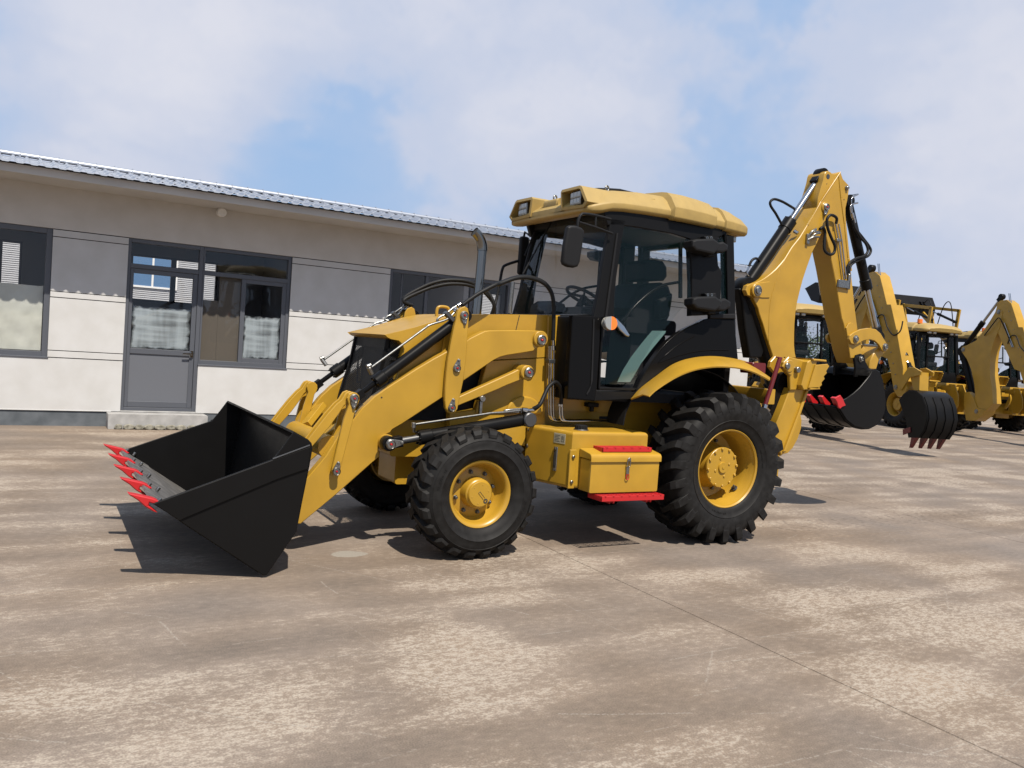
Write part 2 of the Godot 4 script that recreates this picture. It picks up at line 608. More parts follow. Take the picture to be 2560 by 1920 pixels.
func loft(st: SurfaceTool, rings: Array, closed := true, caps := true, mid := Vector3.ZERO):
	# a skin through rings of equally many points, rounded in both directions; «mid» lies inside when it is closed
	var m := rings.size()
	var n: int = rings[0].size()
	var norm := []
	for i in m:
		var row := []
		for k in n:
			var a: Vector3 = rings[maxi(i - 1, 0)][k]
			var b: Vector3 = rings[mini(i + 1, m - 1)][k]
			var c: Vector3 = rings[i][(k + n - 1) % n] if closed else rings[i][maxi(k - 1, 0)]
			var d: Vector3 = rings[i][(k + 1) % n] if closed else rings[i][mini(k + 1, n - 1)]
			var v := (b - a).cross(d - c)
			row.append(v.normalized())
		norm.append(row)
	var flip := 1.0
	var centre := Vector3.ZERO
	for k in n:
		centre += rings[m / 2][k]
	centre /= n
	if closed:
		if norm[m / 2][0].dot(rings[m / 2][0] - centre) < 0.0:
			flip = -1.0
	elif norm[m / 2][n / 2].dot(rings[m / 2][n / 2] - mid) < 0.0:
		flip = -1.0
	for i in m - 1:
		for k in (n if closed else n - 1):
			var j := (k + 1) % n
			tri(st, rings[i][k], rings[i][j], rings[i + 1][j], norm[i][k] * flip, norm[i][j] * flip, norm[i + 1][j] * flip)
			tri(st, rings[i][k], rings[i + 1][j], rings[i + 1][k], norm[i][k] * flip, norm[i + 1][j] * flip, norm[i + 1][k] * flip)
	if closed and caps:
		for e in 2:
			var ring: Array = rings[0] if e == 0 else rings[m - 1]
			var c := Vector3.ZERO
			for v in ring:
				c += v
			c /= n
			var inner: Array = rings[1] if e == 0 else rings[m - 2]
			var ci := Vector3.ZERO
			for v in inner:
				ci += v
			ci /= n
			var nn := (c - ci).normalized()
			for k in n:
				tri(st, c, ring[k], ring[(k + 1) % n], nn, nn, nn)

func sheet(st: SurfaceTool, rows: Array, t: float):
	# a skin with thickness t between two or more polylines of equally many points (closed round its rim)
	var m := rows.size()
	var n: int = rows[0].size()
	var nrm := []
	for i in m:
		var row := []
		for k in n:
			var a: Vector3 = rows[maxi(i - 1, 0)][k]
			var b: Vector3 = rows[mini(i + 1, m - 1)][k]
			var c: Vector3 = rows[i][maxi(k - 1, 0)]
			var d: Vector3 = rows[i][mini(k + 1, n - 1)]
			row.append((b - a).cross(d - c).normalized())
		nrm.append(row)
	for side in [1.0, -1.0]:
		for i in m - 1:
			for k in n - 1:
				var q := [[i, k], [i, k + 1], [i + 1, k + 1], [i + 1, k]]
				var P := []
				var N := []
				for e in q:
					N.append(nrm[e[0]][e[1]] * side)
					P.append(rows[e[0]][e[1]] + nrm[e[0]][e[1]] * side * t * 0.5)
				tri(st, P[0], P[1], P[2], N[0], N[1], N[2])
				tri(st, P[0], P[2], P[3], N[0], N[2], N[3])
	var rim := []
	for k in n:
		rim.append([0, k])
	for i in range(1, m):
		rim.append([i, n - 1])
	for k in range(n - 2, -1, -1):
		rim.append([m - 1, k])
	for i in range(m - 2, 0, -1):
		rim.append([i, 0])
	var mid: Vector3 = rows[m / 2][n / 2]
	for e in rim.size():
		var a: Array = rim[e]
		var b: Array = rim[(e + 1) % rim.size()]
		var A: Vector3 = rows[a[0]][a[1]]
		var B: Vector3 = rows[b[0]][b[1]]
		var na: Vector3 = nrm[a[0]][a[1]] * t * 0.5
		var nb: Vector3 = nrm[b[0]][b[1]] * t * 0.5
		quad(st, A - na, B - nb, B + nb, A + na, (A + B) * 0.5 - mid)

func put(parent: Node, called: String, st: SurfaceTool, material: String) -> MeshInstance3D:
	var o := MeshInstance3D.new()
	o.name = called
	o.mesh = st.commit()
	o.material_override = M[material]
	parent.add_child(o, true)
	return o

func group_of(parent: Node, called: String, at := Vector3.ZERO) -> Node3D:
	var o := Node3D.new()
	o.name = called
	parent.add_child(o, true)
	o.position = at
	return o

func tag(o: Node, label: String, category: String, group := ""):
	o.set_meta("label", label)
	o.set_meta("category", category)
	if group != "":
		o.set_meta("group", group)

func structure(o: Node, label := "", category := ""):
	o.set_meta("kind", "structure")
	if label != "":
		o.set_meta("label", label)
		o.set_meta("category", category)

# ---------------------------------------------------------------- the backhoe loader
const FLIP := Transform3D(Basis(Vector3(1, 0, 0), Vector3(0, 1, 0), Vector3(0, 0, -1)), Vector3.ZERO)

func side_xf(s: float) -> Transform3D:
	return Transform3D.IDENTITY if s > 0.0 else FLIP

func mz(v: Vector3, s: float) -> Vector3:
	return Vector3(v.x, v.y, v.z * s)

func lug(st: SurfaceTool, secs: Array):
	# a tyre bar: sections [angle, z, half width (m), radius of its foot, radius of its top], joined end to end
	var rings := []
	for s in secs:
		var ring := []
		for k in 4:
			var r: float = s[3] if k == 0 or k == 3 else s[4]
			var w: float = s[2] * (1.0 if k < 2 else -1.0) * (1.25 if k == 0 or k == 3 else 1.0)
			var t: float = s[0] + w / r
			ring.append(Vector3(cos(t) * r, sin(t) * r, s[1]))
		rings.append(ring)
	for i in rings.size() - 1:
		var c := Vector3.ZERO
		for k in 4:
			c += rings[i][k] + rings[i + 1][k]
		c /= 8.0
		for k in 3:
			var f: Vector3 = (rings[i][k] + rings[i][k + 1] + rings[i + 1][k] + rings[i + 1][k + 1]) * 0.25
			quad(st, rings[i][k], rings[i][k + 1], rings[i + 1][k + 1], rings[i + 1][k], f - c)
	for e in 2:
		var ring: Array = rings[0] if e == 0 else rings[rings.size() - 1]
		var other: Array = rings[1] if e == 0 else rings[rings.size() - 2]
		quad(st, ring[0], ring[1], ring[2], ring[3], ring[0] + ring[2] - other[0] - other[2])

func ring_text(st: SurfaceTool, text: String, size: float, r: float, mid: float, z: float):
	var tm := TextMesh.new()
	var font := SystemFont.new()
	font.font_names = PackedStringArray(["Droid Sans"])
	font.font_weight = 700
	tm.font = font
	tm.font_size = 32
	tm.pixel_size = size / 32.0
	tm.depth = 0.004
	tm.curve_step = 2.0
	var step := size * 0.62 / r
	for i in text.length():
		if text[i] == " ":
			continue
		tm.text = text[i]
		var t := mid - (i - text.length() * 0.5 + 0.5) * step
		var b := Basis(Vector3(sin(t), -cos(t), 0), Vector3(cos(t), sin(t), 0), Vector3(0, 0, 1))
		st.append_from(tm, 0, Transform3D(b, Vector3(cos(t) * r, sin(t) * r, z)))

func make_front_wheel(root: Node3D, at: Vector3, turn: float):
	var w := group_of(root, "front_wheel", at)
	w.rotation.y = turn
	var st := mb()
	var c := -0.135
	var half := [Vector2(0.246, 0.118), Vector2(0.252, 0.138), Vector2(0.268, 0.156), Vector2(0.300, 0.174), Vector2(0.335, 0.183), Vector2(0.338, 0.187), Vector2(0.342, 0.184),
		Vector2(0.372, 0.184), Vector2(0.400, 0.176), Vector2(0.403, 0.179), Vector2(0.407, 0.174), Vector2(0.432, 0.158), Vector2(0.448, 0.135), Vector2(0.456, 0.100), Vector2(0.461, 0.05), Vector2(0.463, 0.0)]
	var prof := []
	for p in half:
		prof.append(Vector2(p.x, c + p.y))
	for i in range(half.size() - 2, -1, -1):
		prof.append(Vector2(half[i].x, c - half[i].y))
	prof.reverse()
	lathe(st, prof, 72)
	for k in 22:
		for s in [1.0, -1.0]:
			var a := TAU * (k + (0.0 if s > 0.0 else 0.5)) / 22.0
			lug(st, [[a + 0.02, c + s * 0.170, 0.026, 0.424, 0.446], [a, c + s * 0.148, 0.034, 0.430, 0.474], [a - 0.015, c + s * 0.112, 0.036, 0.444, 0.484], [a - 0.10, c + s * 0.055, 0.030, 0.450, 0.487], [a - 0.17, c - s * 0.012, 0.026, 0.450, 0.488]])
	put(w, "tyre", st, "rubber")
	st = mb()
	ring_text(st, "12.5/80-18", 0.026, 0.365, -0.35, c + 0.184)
	ring_text(st, "12.5/80-18", 0.026, 0.365, 2.8, c + 0.184)
	put(w, "sidewall_lettering", st, "rubber")
	st = mb()
	lathe(st, [Vector2(0.0, -0.105), Vector2(0.12, -0.105), Vector2(0.165, -0.112), Vector2(0.185, -0.118), Vector2(0.205, -0.085), Vector2(0.214, -0.05), Vector2(0.217, -0.02), Vector2(0.226, -0.008), Vector2(0.238, 0.004), Vector2(0.248, 0.006), Vector2(0.252, 0.002), Vector2(0.250, -0.012)], 72)
	lathe(st, [Vector2(0.214, -0.25), Vector2(0.20, -0.25), Vector2(0.185, -0.12)], 48)
	put(w, "rim", st, "yellow")
	st = mb()
	lathe(st, [Vector2(0.118, -0.108), Vector2(0.114, -0.09), Vector2(0.110, -0.03), Vector2(0.108, -0.024), Vector2(0.098, -0.018), Vector2(0.096, -0.006), Vector2(0.090, 0.0), Vector2(0.0, 0.0)], 48)
	for k in 6:
		var t := TAU * k / 6.0 + 0.3
		cyl(st, Vector3(cos(t) * 0.07, sin(t) * 0.07, -0.004), Vector3(cos(t) * 0.07, sin(t) * 0.07, 0.0025), 0.004, -1.0, 8, 0.001)
	put(w, "hub", st, "yellow")
	st = mb()
	var bx := Transform3D(Basis(Vector3(0, 0, 1), -0.85), Vector3(0.012, -0.012, 0))
	box(st, Vector3(-0.036, -0.0095, 0.0), Vector3(0.030, -0.0075, 0.003), 0.0005, bx)
	box(st, Vector3(-0.036, 0.0075, 0.0), Vector3(0.030, 0.0095, 0.003), 0.0005, bx)
	box(st, Vector3(-0.036, -0.0095, 0.0), Vector3(-0.034, 0.0095, 0.003), 0.0005, bx)
	lathe(st, [Vector2(0.009, 0.0), Vector2(0.009, 0.004), Vector2(0.017, 0.004), Vector2(0.017, 0.0)], 20, Transform3D(Basis.IDENTITY, Vector3(0.045, -0.05, 0)))
	put(w, "maker_mark", st, "steel_dark")
	for k in 8:
		var t := TAU * k / 8.0 + 0.25
		st = mb()
		cyl(st, Vector3(cos(t), sin(t), 0) * 0.155 + Vector3(0, 0, -0.115), Vector3(cos(t), sin(t), 0) * 0.155 + Vector3(0, 0, -0.102), 0.0165, -1.0, 16, 0.002)
		cyl(st, Vector3(cos(t), sin(t), 0) * 0.155 + Vector3(0, 0, -0.104), Vector3(cos(t), sin(t), 0) * 0.155 + Vector3(0, 0, -0.084), 0.012, -1.0, 6, 0.002)
		put(w, "wheel_nut", st, "steel_dark")

func make_rear_wheel(root: Node3D, at: Vector3, turn: float):
	var w := group_of(root, "rear_wheel", at)
	w.rotation.y = turn
	var st := mb()
	var c := -0.19
	var half := [Vector2(0.338, 0.172), Vector2(0.346, 0.196), Vector2(0.360, 0.206), Vector2(0.385, 0.214), Vector2(0.420, 0.224), Vector2(0.424, 0.229), Vector2(0.428, 0.225), Vector2(0.47, 0.236), Vector2(0.52, 0.238), Vector2(0.556, 0.228), Vector2(0.585, 0.205), Vector2(0.600, 0.165), Vector2(0.608, 0.09), Vector2(0.611, 0.0)]
	var prof := []
	for p in half:
		prof.append(Vector2(p.x, c + p.y))
	for i in range(half.size() - 2, -1, -1):
		prof.append(Vector2(half[i].x, c - half[i].y))
	prof.reverse()
	lathe(st, prof, 80)
	for k in 23:
		for s in [1.0, -1.0]:
			var a := TAU * (k + (0.22 if s > 0.0 else 0.72)) / 23.0
			lug(st, [[a - 0.045, c + s * 0.222, 0.016, 0.440, 0.452], [a - 0.02, c + s * 0.240, 0.024, 0.500, 0.535], [a, c + s * 0.236, 0.030, 0.540, 0.628], [a + 0.01, c + s * 0.205, 0.031, 0.575, 0.660], [a + 0.055, c + s * 0.13, 0.029, 0.596, 0.663], [a + 0.135, c + s * 0.03, 0.026, 0.600, 0.664], [a + 0.15, c - s * 0.015, 0.030, 0.600, 0.662]])
	put(w, "tyre", st, "rubber")
	st = mb()
	ring_text(st, "19.5L-24", 0.036, 0.392, -1.80, c + 0.216)
	ring_text(st, "19.5L-24", 0.036, 0.392, 0.25, c + 0.216)
	put(w, "sidewall_lettering", st, "rubber")
	st = mb()
	lathe(st, [Vector2(0.10, -0.265), Vector2(0.25, -0.265), Vector2(0.285, -0.25), Vector2(0.298, -0.16), Vector2(0.300, -0.10), Vector2(0.312, -0.085), Vector2(0.314, -0.04), Vector2(0.322, -0.03), Vector2(0.326, -0.004), Vector2(0.338, 0.006), Vector2(0.345, 0.002), Vector2(0.342, -0.015)], 72)
	lathe(st, [Vector2(0.29, -0.38), Vector2(0.27, -0.38), Vector2(0.255, -0.266)], 48)
	put(w, "rim", st, "yellow")
	st = mb()
	lathe(st, [Vector2(0.205, -0.262), Vector2(0.20, -0.22), Vector2(0.172, -0.19), Vector2(0.166, -0.10), Vector2(0.176, -0.096), Vector2(0.176, -0.078), Vector2(0.172, -0.074), Vector2(0.05, -0.072), Vector2(0.048, -0.062), Vector2(0.046, -0.058), Vector2(0.0, -0.058)], 56)
	lathe(st, [Vector2(0.014, -0.060), Vector2(0.014, -0.054), Vector2(0.0, -0.053)], 16)
	for k in 12:
		var t := TAU * k / 12.0 + 0.1
		cyl(st, Vector3(cos(t) * 0.163, sin(t) * 0.163, -0.078), Vector3(cos(t) * 0.163, sin(t) * 0.163, -0.060), 0.0125, -1.0, 8, 0.002)
	for k in 4:
		var t := TAU * k / 4.0 + 0.35
		cyl(st, Vector3(cos(t) * 0.083, sin(t) * 0.083, -0.076), Vector3(cos(t) * 0.083, sin(t) * 0.083, -0.066), 0.012, -1.0, 12, 0.002)
	put(w, "hub", st, "yellow")
	for k in 10:
		var t := TAU * k / 10.0
		st = mb()
		cyl(st, Vector3(cos(t), sin(t), 0) * 0.225 + Vector3(0, 0, -0.268), Vector3(cos(t), sin(t), 0) * 0.225 + Vector3(0, 0, -0.235), 0.015, -1.0, 6, 0.002)
		put(w, "wheel_nut", st, "steel_dark")
	st = mb()
	var v := Vector3(0.285 * cos(-0.75), 0.285 * sin(-0.75), -0.12)
	cyl(st, v, v + Vector3(-0.03, 0.03, 0.02), 0.012, 0.008, 10)
	lathe(st, [Vector2(0.030, 0.0), Vector2(0.026, 0.006), Vector2(0.0, 0.006)], 12, Transform3D(axes_for(Vector3(-0.7, 0.7, 0.2)), v))
	put(w, "valve", st, "steel_dark")

func hyd(root: Node3D, called: String, a: Vector3, b: Vector3, rb: float, rr: float, reach: float, rod_mat := "black_gloss", gland := 1.22) -> Node3D:
	# a hydraulic cylinder: barrel from the pin at a, rod to the pin at b; «reach» is the barrel's share of the length
	var g := group_of(root, called)
	var d := (b - a).normalized()
	var g1 := a + (b - a) * reach
	var st := mb()
	cyl(st, a + d * rb * 0.6, g1, rb, -1.0, 24, 0.004)
	lathe(st, [Vector2(0.0, -rb * 0.95), Vector2(rb * 1.15, -rb * 0.95), Vector2(rb * 1.2, -rb * 0.85), Vector2(rb * 1.2, rb * 0.85), Vector2(rb * 1.15, rb * 0.95), Vector2(0.0, rb * 0.95)], 24, Transform3D(Basis.IDENTITY, a))
	put(g, "barrel", st, "black_paint")
	st = mb()
	cyl(st, g1 - d * rb * 1.6, g1 + d * rb * 0.5, rb * gland, -1.0, 24, 0.006)
	for k in 6:
		var ax := axes_for(d)
		var o := (ax.x * cos(TAU * k / 6.0) + ax.y * sin(TAU * k / 6.0)) * rb * 0.95
		cyl(st, g1 + o + d * rb * 0.45, g1 + o + d * rb * 0.72, rb * 0.17, -1.0, 6, 0.001)
	put(g, "gland", st, "black_paint")
	st = mb()
	cyl(st, g1, b - d * rr, rr, -1.0, 20, 0.001)
	put(g, "rod", st, rod_mat)
	st = mb()
	lathe(st, [Vector2(0.0, -rb * 0.8), Vector2(rr * 2.0, -rb * 0.8), Vector2(rr * 2.1, -rb * 0.7), Vector2(rr * 2.1, rb * 0.7), Vector2(rr * 2.0, rb * 0.8), Vector2(0.0, rb * 0.8)], 20, Transform3D(Basis.IDENTITY, b))
	bar(st, b, b - d * rr * 4.0, rr * 3.0, rb * 1.5)
	put(g, "rod_eye", st, "black_paint")
	return g

func lock_pin(root: Node3D, at: Vector3, tail: Vector2, s: float, r := 0.034):
	# a pin end held by a tear-shaped lock plate with a red grease cap
	var g := group_of(root, "pin")
	var xf := side_xf(s)
	var o := PackedVector2Array()
	var a := tail.angle()
	var L := tail.length()
	for k in 13:
		var t := a + PI * 0.5 + PI * k / 12.0
		o.append(Vector2(at.x + cos(t) * r, at.y + sin(t) * r))
	for k in 7:
		var t := a - PI * 0.5 + PI * k / 6.0
		o.append(Vector2(at.x + tail.x + cos(t) * r * 0.42, at.y + tail.y + sin(t) * r * 0.42))
	var st := mb()
	if L > 0.01:
		extrude(st, o, at.z, at.z + 0.008, xf, 0.002)
		var b := Vector3(at.x + tail.x, at.y + tail.y, at.z + 0.008)
		cyl(st, xf * b, xf * (b + Vector3(0, 0, 0.012)), r * 0.30, -1.0, 6, 0.002)
	lathe(st, [Vector2(r * 0.95, 0.0), Vector2(r * 0.92, 0.018), Vector2(r * 0.80, 0.022), Vector2(r * 0.72, 0.016), Vector2(r * 0.35, 0.016), Vector2(r * 0.30, 0.010), Vector2(0.0, 0.010)], 24, xf * Transform3D(Basis.IDENTITY, at))
	put(g, "lock_plate", st, "zinc")
	st = mb()
	lathe(st, [Vector2(r * 0.22, 0.010), Vector2(r * 0.20, 0.022), Vector2(r * 0.10, 0.026), Vector2(0.0, 0.026)], 12, xf * Transform3D(Basis.IDENTITY, at))
	put(g, "grease_cap", st, "red")

func boss(st: SurfaceTool, at: Vector3, r: float, z0: float, z1: float, s := 1.0):
	cyl(st, Vector3(at.x, at.y, z0 * s), Vector3(at.x, at.y, z1 * s), r, -1.0, 28, 0.006)

func plate(root: Node3D, called: String, Z: Array, pts: Array, zp: float, z0: float, z1: float, material: String, s := 1.0, bev := 0.005, seg := 1) -> MeshInstance3D:
	var st := mb()
	extrude(st, outline(Z, pts, zp), z0, z1, side_xf(s), bev, seg)
	return put(root, called, st, material)

func build_chassis(root: Node3D):
	var st := mb()
	box(st, Vector3(-0.45, 0.66, -0.32), Vector3(3.05, 1.06, 0.32), 0.02)
	box(st, Vector3(0.86, 1.06, -0.36), Vector3(2.7, 1.175, 0.36), 0.01)
	box(st, Vector3(-0.35, 0.42, -0.2), Vector3(0.3, 0.66, 0.2), 0.02)
	box(st, Vector3(2.2, 0.40, -0.25), Vector3(2.9, 0.66, 0.25), 0.02)
	put(root, "chassis_frame", st, "yellow")
	st = mb()
	for x in [0.0]:
		bar(st, Vector3(x, 0.47, -0.80), Vector3(x, 0.47, 0.80), 0.17, 0.15, Vector3(0, 1, 0), 0.02)
	for s in [1.0, -1.0]:
		cyl(st, Vector3(0, 0.483, s * 0.60), Vector3(0, 0.483, s * 0.89), 0.12, 0.14, 24)
		box(st, Vector3(-0.09, 0.36, s * 0.62), Vector3(0.09, 0.61, s * 0.76), 0.015)
	put(root, "front_axle", st, "yellow")
	st = mb()
	bar(st, Vector3(2.381, 0.658, -0.80), Vector3(2.381, 0.658, 0.80), 0.24, 0.24, Vector3(0, 1, 0), 0.03)
	cyl(st, Vector3(2.381, 0.658, -0.2), Vector3(2.381, 0.658, 0.2), 0.22, -1.0, 28)
	put(root, "rear_axle", st, "yellow")
	st = mb()
	box(st, Vector3(-0.5, 0.95, -0.34), Vector3(0.75, 1.5, 0.34), 0.02)
	box(st, Vector3(-0.15, 0.62, -0.26), Vector3(1.6, 0.95, 0.26), 0.02)
	put(root, "engine", st, "black_plastic")
	# details on the left side of the frame
	st = mb()
	var p := at_z(ZB, 1720, 1245, 0.40)
	box(st, Vector3(p.x - 0.055, p.y - 0.02, 0.31), Vector3(p.x + 0.055, p.y + 0.015, 0.43), 0.004)
	cyl(st, Vector3(p.x, p.y - 0.02, 0.40), Vector3(p.x, p.y - 0.06, 0.40), 0.02, -1.0, 12)
	put(root, "cab_mount", st, "black_plastic")
	st = mb()
	p = at_z(ZB, 1870, 1385, 0.322)
	box(st, Vector3(p.x - 0.085, p.y - 0.018, 0.31), Vector3(p.x + 0.085, p.y + 0.018, 0.325), 0.004)
	put(root, "frame_slot", st, "groove")

func build_hood(root: Node3D):
	var z := 0.44
	var o := outline(ZA, [1050, 547, 1200, 512, 1380, 466, 1570, 405, 1690, 368, 1790, 350, 1890, 345, 2211, 343], z)
	o.append_array(outline(ZB, [990, 345, 1350, 350, 1510, 357, 1520, 375, 1500, 760, 670, 800, 440, 800], z))
	o.append_array(outline(ZA, [1500, 900, 1170, 1000, 1200, 870, 1240, 720, 1245, 690, 1225, 640, 1190, 605, 1110, 590, 1075, 572], z))
	var st := mb()
	extrude(st, o, -z, z, Transform3D.IDENTITY, 0.032, 4)
	var hood := put(root, "hood", st, "yellow")
	# the seam between bonnet and side panel
	st = mb()
	var a := at_z(ZB, 995, 352, z + 0.002)
	var b := at_z(ZB, 955, 520, z + 0.002)
	bar(st, a, b, 0.006, 0.006)
	bar(st, Vector3(a.x, a.y, -z + 0.04), Vector3(a.x, a.y, z - 0.03) + Vector3(0, 0.0105, 0), 0.006, 0.006, Vector3(0, 1, 0), 0.001)
	put(hood, "seam", st, "groove")
	for uv in [[230, 330], [1625, 350]]:
		pass
	# lifting eye on the bonnet
	st = mb()
	var e := at_z(ZA, 1628, 340, 0.12)
	tube(st, spline([e + Vector3(-0.05, -0.05, 0), e + Vector3(-0.055, 0.02, 0), e + Vector3(-0.035, 0.055, 0), e + Vector3(0.035, 0.055, 0), e + Vector3(0.055, 0.02, 0), e + Vector3(0.05, -0.05, 0)], 6), 0.013, 10)
	put(hood, "lifting_eye", st, "yellow")
	# side panels between the loader links
	for s in [1.0, -1.0]:
		var q := outline(ZB, [675, 806, 1498, 768, 1470, 1190, 1240, 1200, 1010, 1330, 560, 1330, 600, 1100], z)
		st = mb()
		extrude(st, q, 0.37, 0.436, side_xf(s), 0.006)
		var sp := put(root, "side_panel", st, "yellow")
		st = mb()
		var k := at_z(ZB, 1035, 1300, 0.44)
		var dome := PackedVector2Array()
		for i in 25:
			var t := PI * i / 24.0
			dome.append(Vector2(k.x + cos(t) * 0.17, k.y - 0.03 + sin(t) * 0.145))
		extrude(st, dome, 0.43, 0.462, side_xf(s), 0.02, 3)
		put(sp, "cover_bulge", st, "yellow")
		# raised rear edge of the loader tower
		st = mb()
		extrude(st, outline(ZB, [1275, 360, 1515, 360, 1470, 1188, 1250, 1195], z), 0.437, 0.452, side_xf(s), 0.006)
		put(sp, "tower_plate", st, "yellow")
		# the frame below, behind the front wheel
		st = mb()
		extrude(st, outline(ZB, [300, 1330, 1245, 1200, 1255, 1470, 1060, 1480, 1055, 1659, 300, 1659], 0.42), 0.34, 0.42, side_xf(s), 0.006)
		put(root, "lower_frame_plate", st, "yellow")
	# black hatch line on the lower plate
	st = mb()
	var c := at_z(ZA, 2030, 1215, 0.60)
	cyl(st, c + Vector3(0, 0.02, -0.1), c + Vector3(0, 0.02, 0.0), 0.024, -1.0, 14)
	box(st, c + Vector3(-0.012, -0.11, -0.05), c + Vector3(0.012, 0.0, -0.02), 0.004)
	put(root, "hood_latch", st, "zinc")
	# radiator guard below the nose of the bonnet
	var fr := []
	for p in [[762, 566], [742, 660], [716, 780], [690, 880], [650, 990], [618, 1090], [590, 1190]]:
		fr.append(at_z(ZA, p[0], p[1], -0.36))
	var poly := PackedVector2Array()
	for p in fr:
		poly.append(Vector2(p.x, p.y))
	poly.append(Vector2(-0.36, fr[6].y - 0.02))
	poly.append(Vector2(-0.40, fr[0].y + 0.03))
	st = mb()
	for i in fr.size() - 1:
		quad(st, Vector3(fr[i].x, fr[i].y, -0.36), Vector3(fr[i].x, fr[i].y, 0.36), Vector3(fr[i + 1].x, fr[i + 1].y, 0.36), Vector3(fr[i + 1].x, fr[i + 1].y, -0.36), Vector3(-1, 0, 0))
	for s in [1.0, -1.0]:
		var idx := Geometry2D.triangulate_polygon(poly)
		for t in range(0, idx.size(), 3):
			tri(st, Vector3(poly[idx[t]].x, poly[idx[t]].y, s * 0.36), Vector3(poly[idx[t + 1]].x, poly[idx[t + 1]].y, s * 0.36), Vector3(poly[idx[t + 2]].x, poly[idx[t + 2]].y, s * 0.36), Vector3(0, 0, s), Vector3(0, 0, s), Vector3(0, 0, s))
	var guard := put(root, "radiator_guard", st, "screen_mesh")
	st = mb()
	for s in [1.0, -1.0]:
		for i in fr.size() - 1:
			bar(st, Vector3(fr[i].x, fr[i].y, s * 0.36), Vector3(fr[i + 1].x, fr[i + 1].y, s * 0.36), 0.03, 0.03)
		bar(st, Vector3(poly[7].x, poly[7].y, s * 0.36), Vector3(poly[8].x, poly[8].y, s * 0.36), 0.03, 0.03)
		bar(st, Vector3(fr[6].x, fr[6].y, s * 0.36), Vector3(poly[7].x, poly[7].y, s * 0.36), 0.03, 0.03)
		var win := [[0.35, 0.70], [0.95, 0.70], [0.95, 0.28], [0.35, 0.28]]
		for i in 4:
			var f := func(w): return Vector3(lerpf(fr[3].x, -0.38, w[0]), lerpf(fr[6].y, fr[0].y, w[1]), s * 0.365)
			bar(st, f.call(win[i]), f.call(win[(i + 1) % 4]), 0.012, 0.012)
	bar(st, Vector3(fr[6].x, fr[6].y, -0.36), Vector3(fr[6].x, fr[6].y, 0.36), 0.03, 0.03, Vector3(0, 1, 0))
	bar(st, Vector3(fr[0].x + 0.02, fr[0].y - 0.03, -0.36), Vector3(fr[0].x + 0.02, fr[0].y - 0.03, 0.36), 0.02, 0.09, Vector3(0, 1, 0))
	put(guard, "guard_frame", st, "black_paint")
	st = mb()
	box(st, Vector3(fr[3].x + 0.18, fr[6].y, -0.33), Vector3(-0.42, fr[0].y - 0.02, 0.33), 0.01)
	put(root, "radiator", st, "black_plastic")
	# exhaust
	st = mb()
	var x := at_z([900.0, 500.0, 0.18083], 1690, 700, 0.05)
	var x0 := at_z([900.0, 500.0, 0.18083], 1612, 1560, 0.05)
	cyl(st, x0 + Vector3(0.0, -0.08, 0), x, 0.039, -1.0, 28)
	put(root, "exhaust_stack", st, "exhaust_steel")
	st = mb()
	var bend := []
	for k in 11:
		var t := 1.05 * k / 10.0
		bend.append(x + Vector3(-(1.0 - cos(t)) * 0.17, sin(t) * 0.17, 0.0))
	var rings := []
	for k in bend.size():
		var t := 1.05 * k / 10.0
		var ax := Vector3(-sin(t), cos(t), 0)
		var ring := []
		for j in 24:
			var u := TAU * j / 24.0
			ring.append(bend[k] + (Vector3(cos(t), sin(t), 0) * cos(u) + Vector3(0, 0, 1) * sin(u)) * 0.043)
		rings.append(ring)
	loft(st, rings, true, false)
	put(root, "exhaust_outlet", st, "exhaust_steel")
	st = mb()
	var last: Vector3 = bend[bend.size() - 1]
	var dirn := Vector3(-sin(1.05), cos(1.05), 0)
	cyl(st, last - dirn * 0.03, last - dirn * 0.006, 0.0405, -1.0, 24, 0.0)
	put(root, "exhaust_bore", st, "groove")

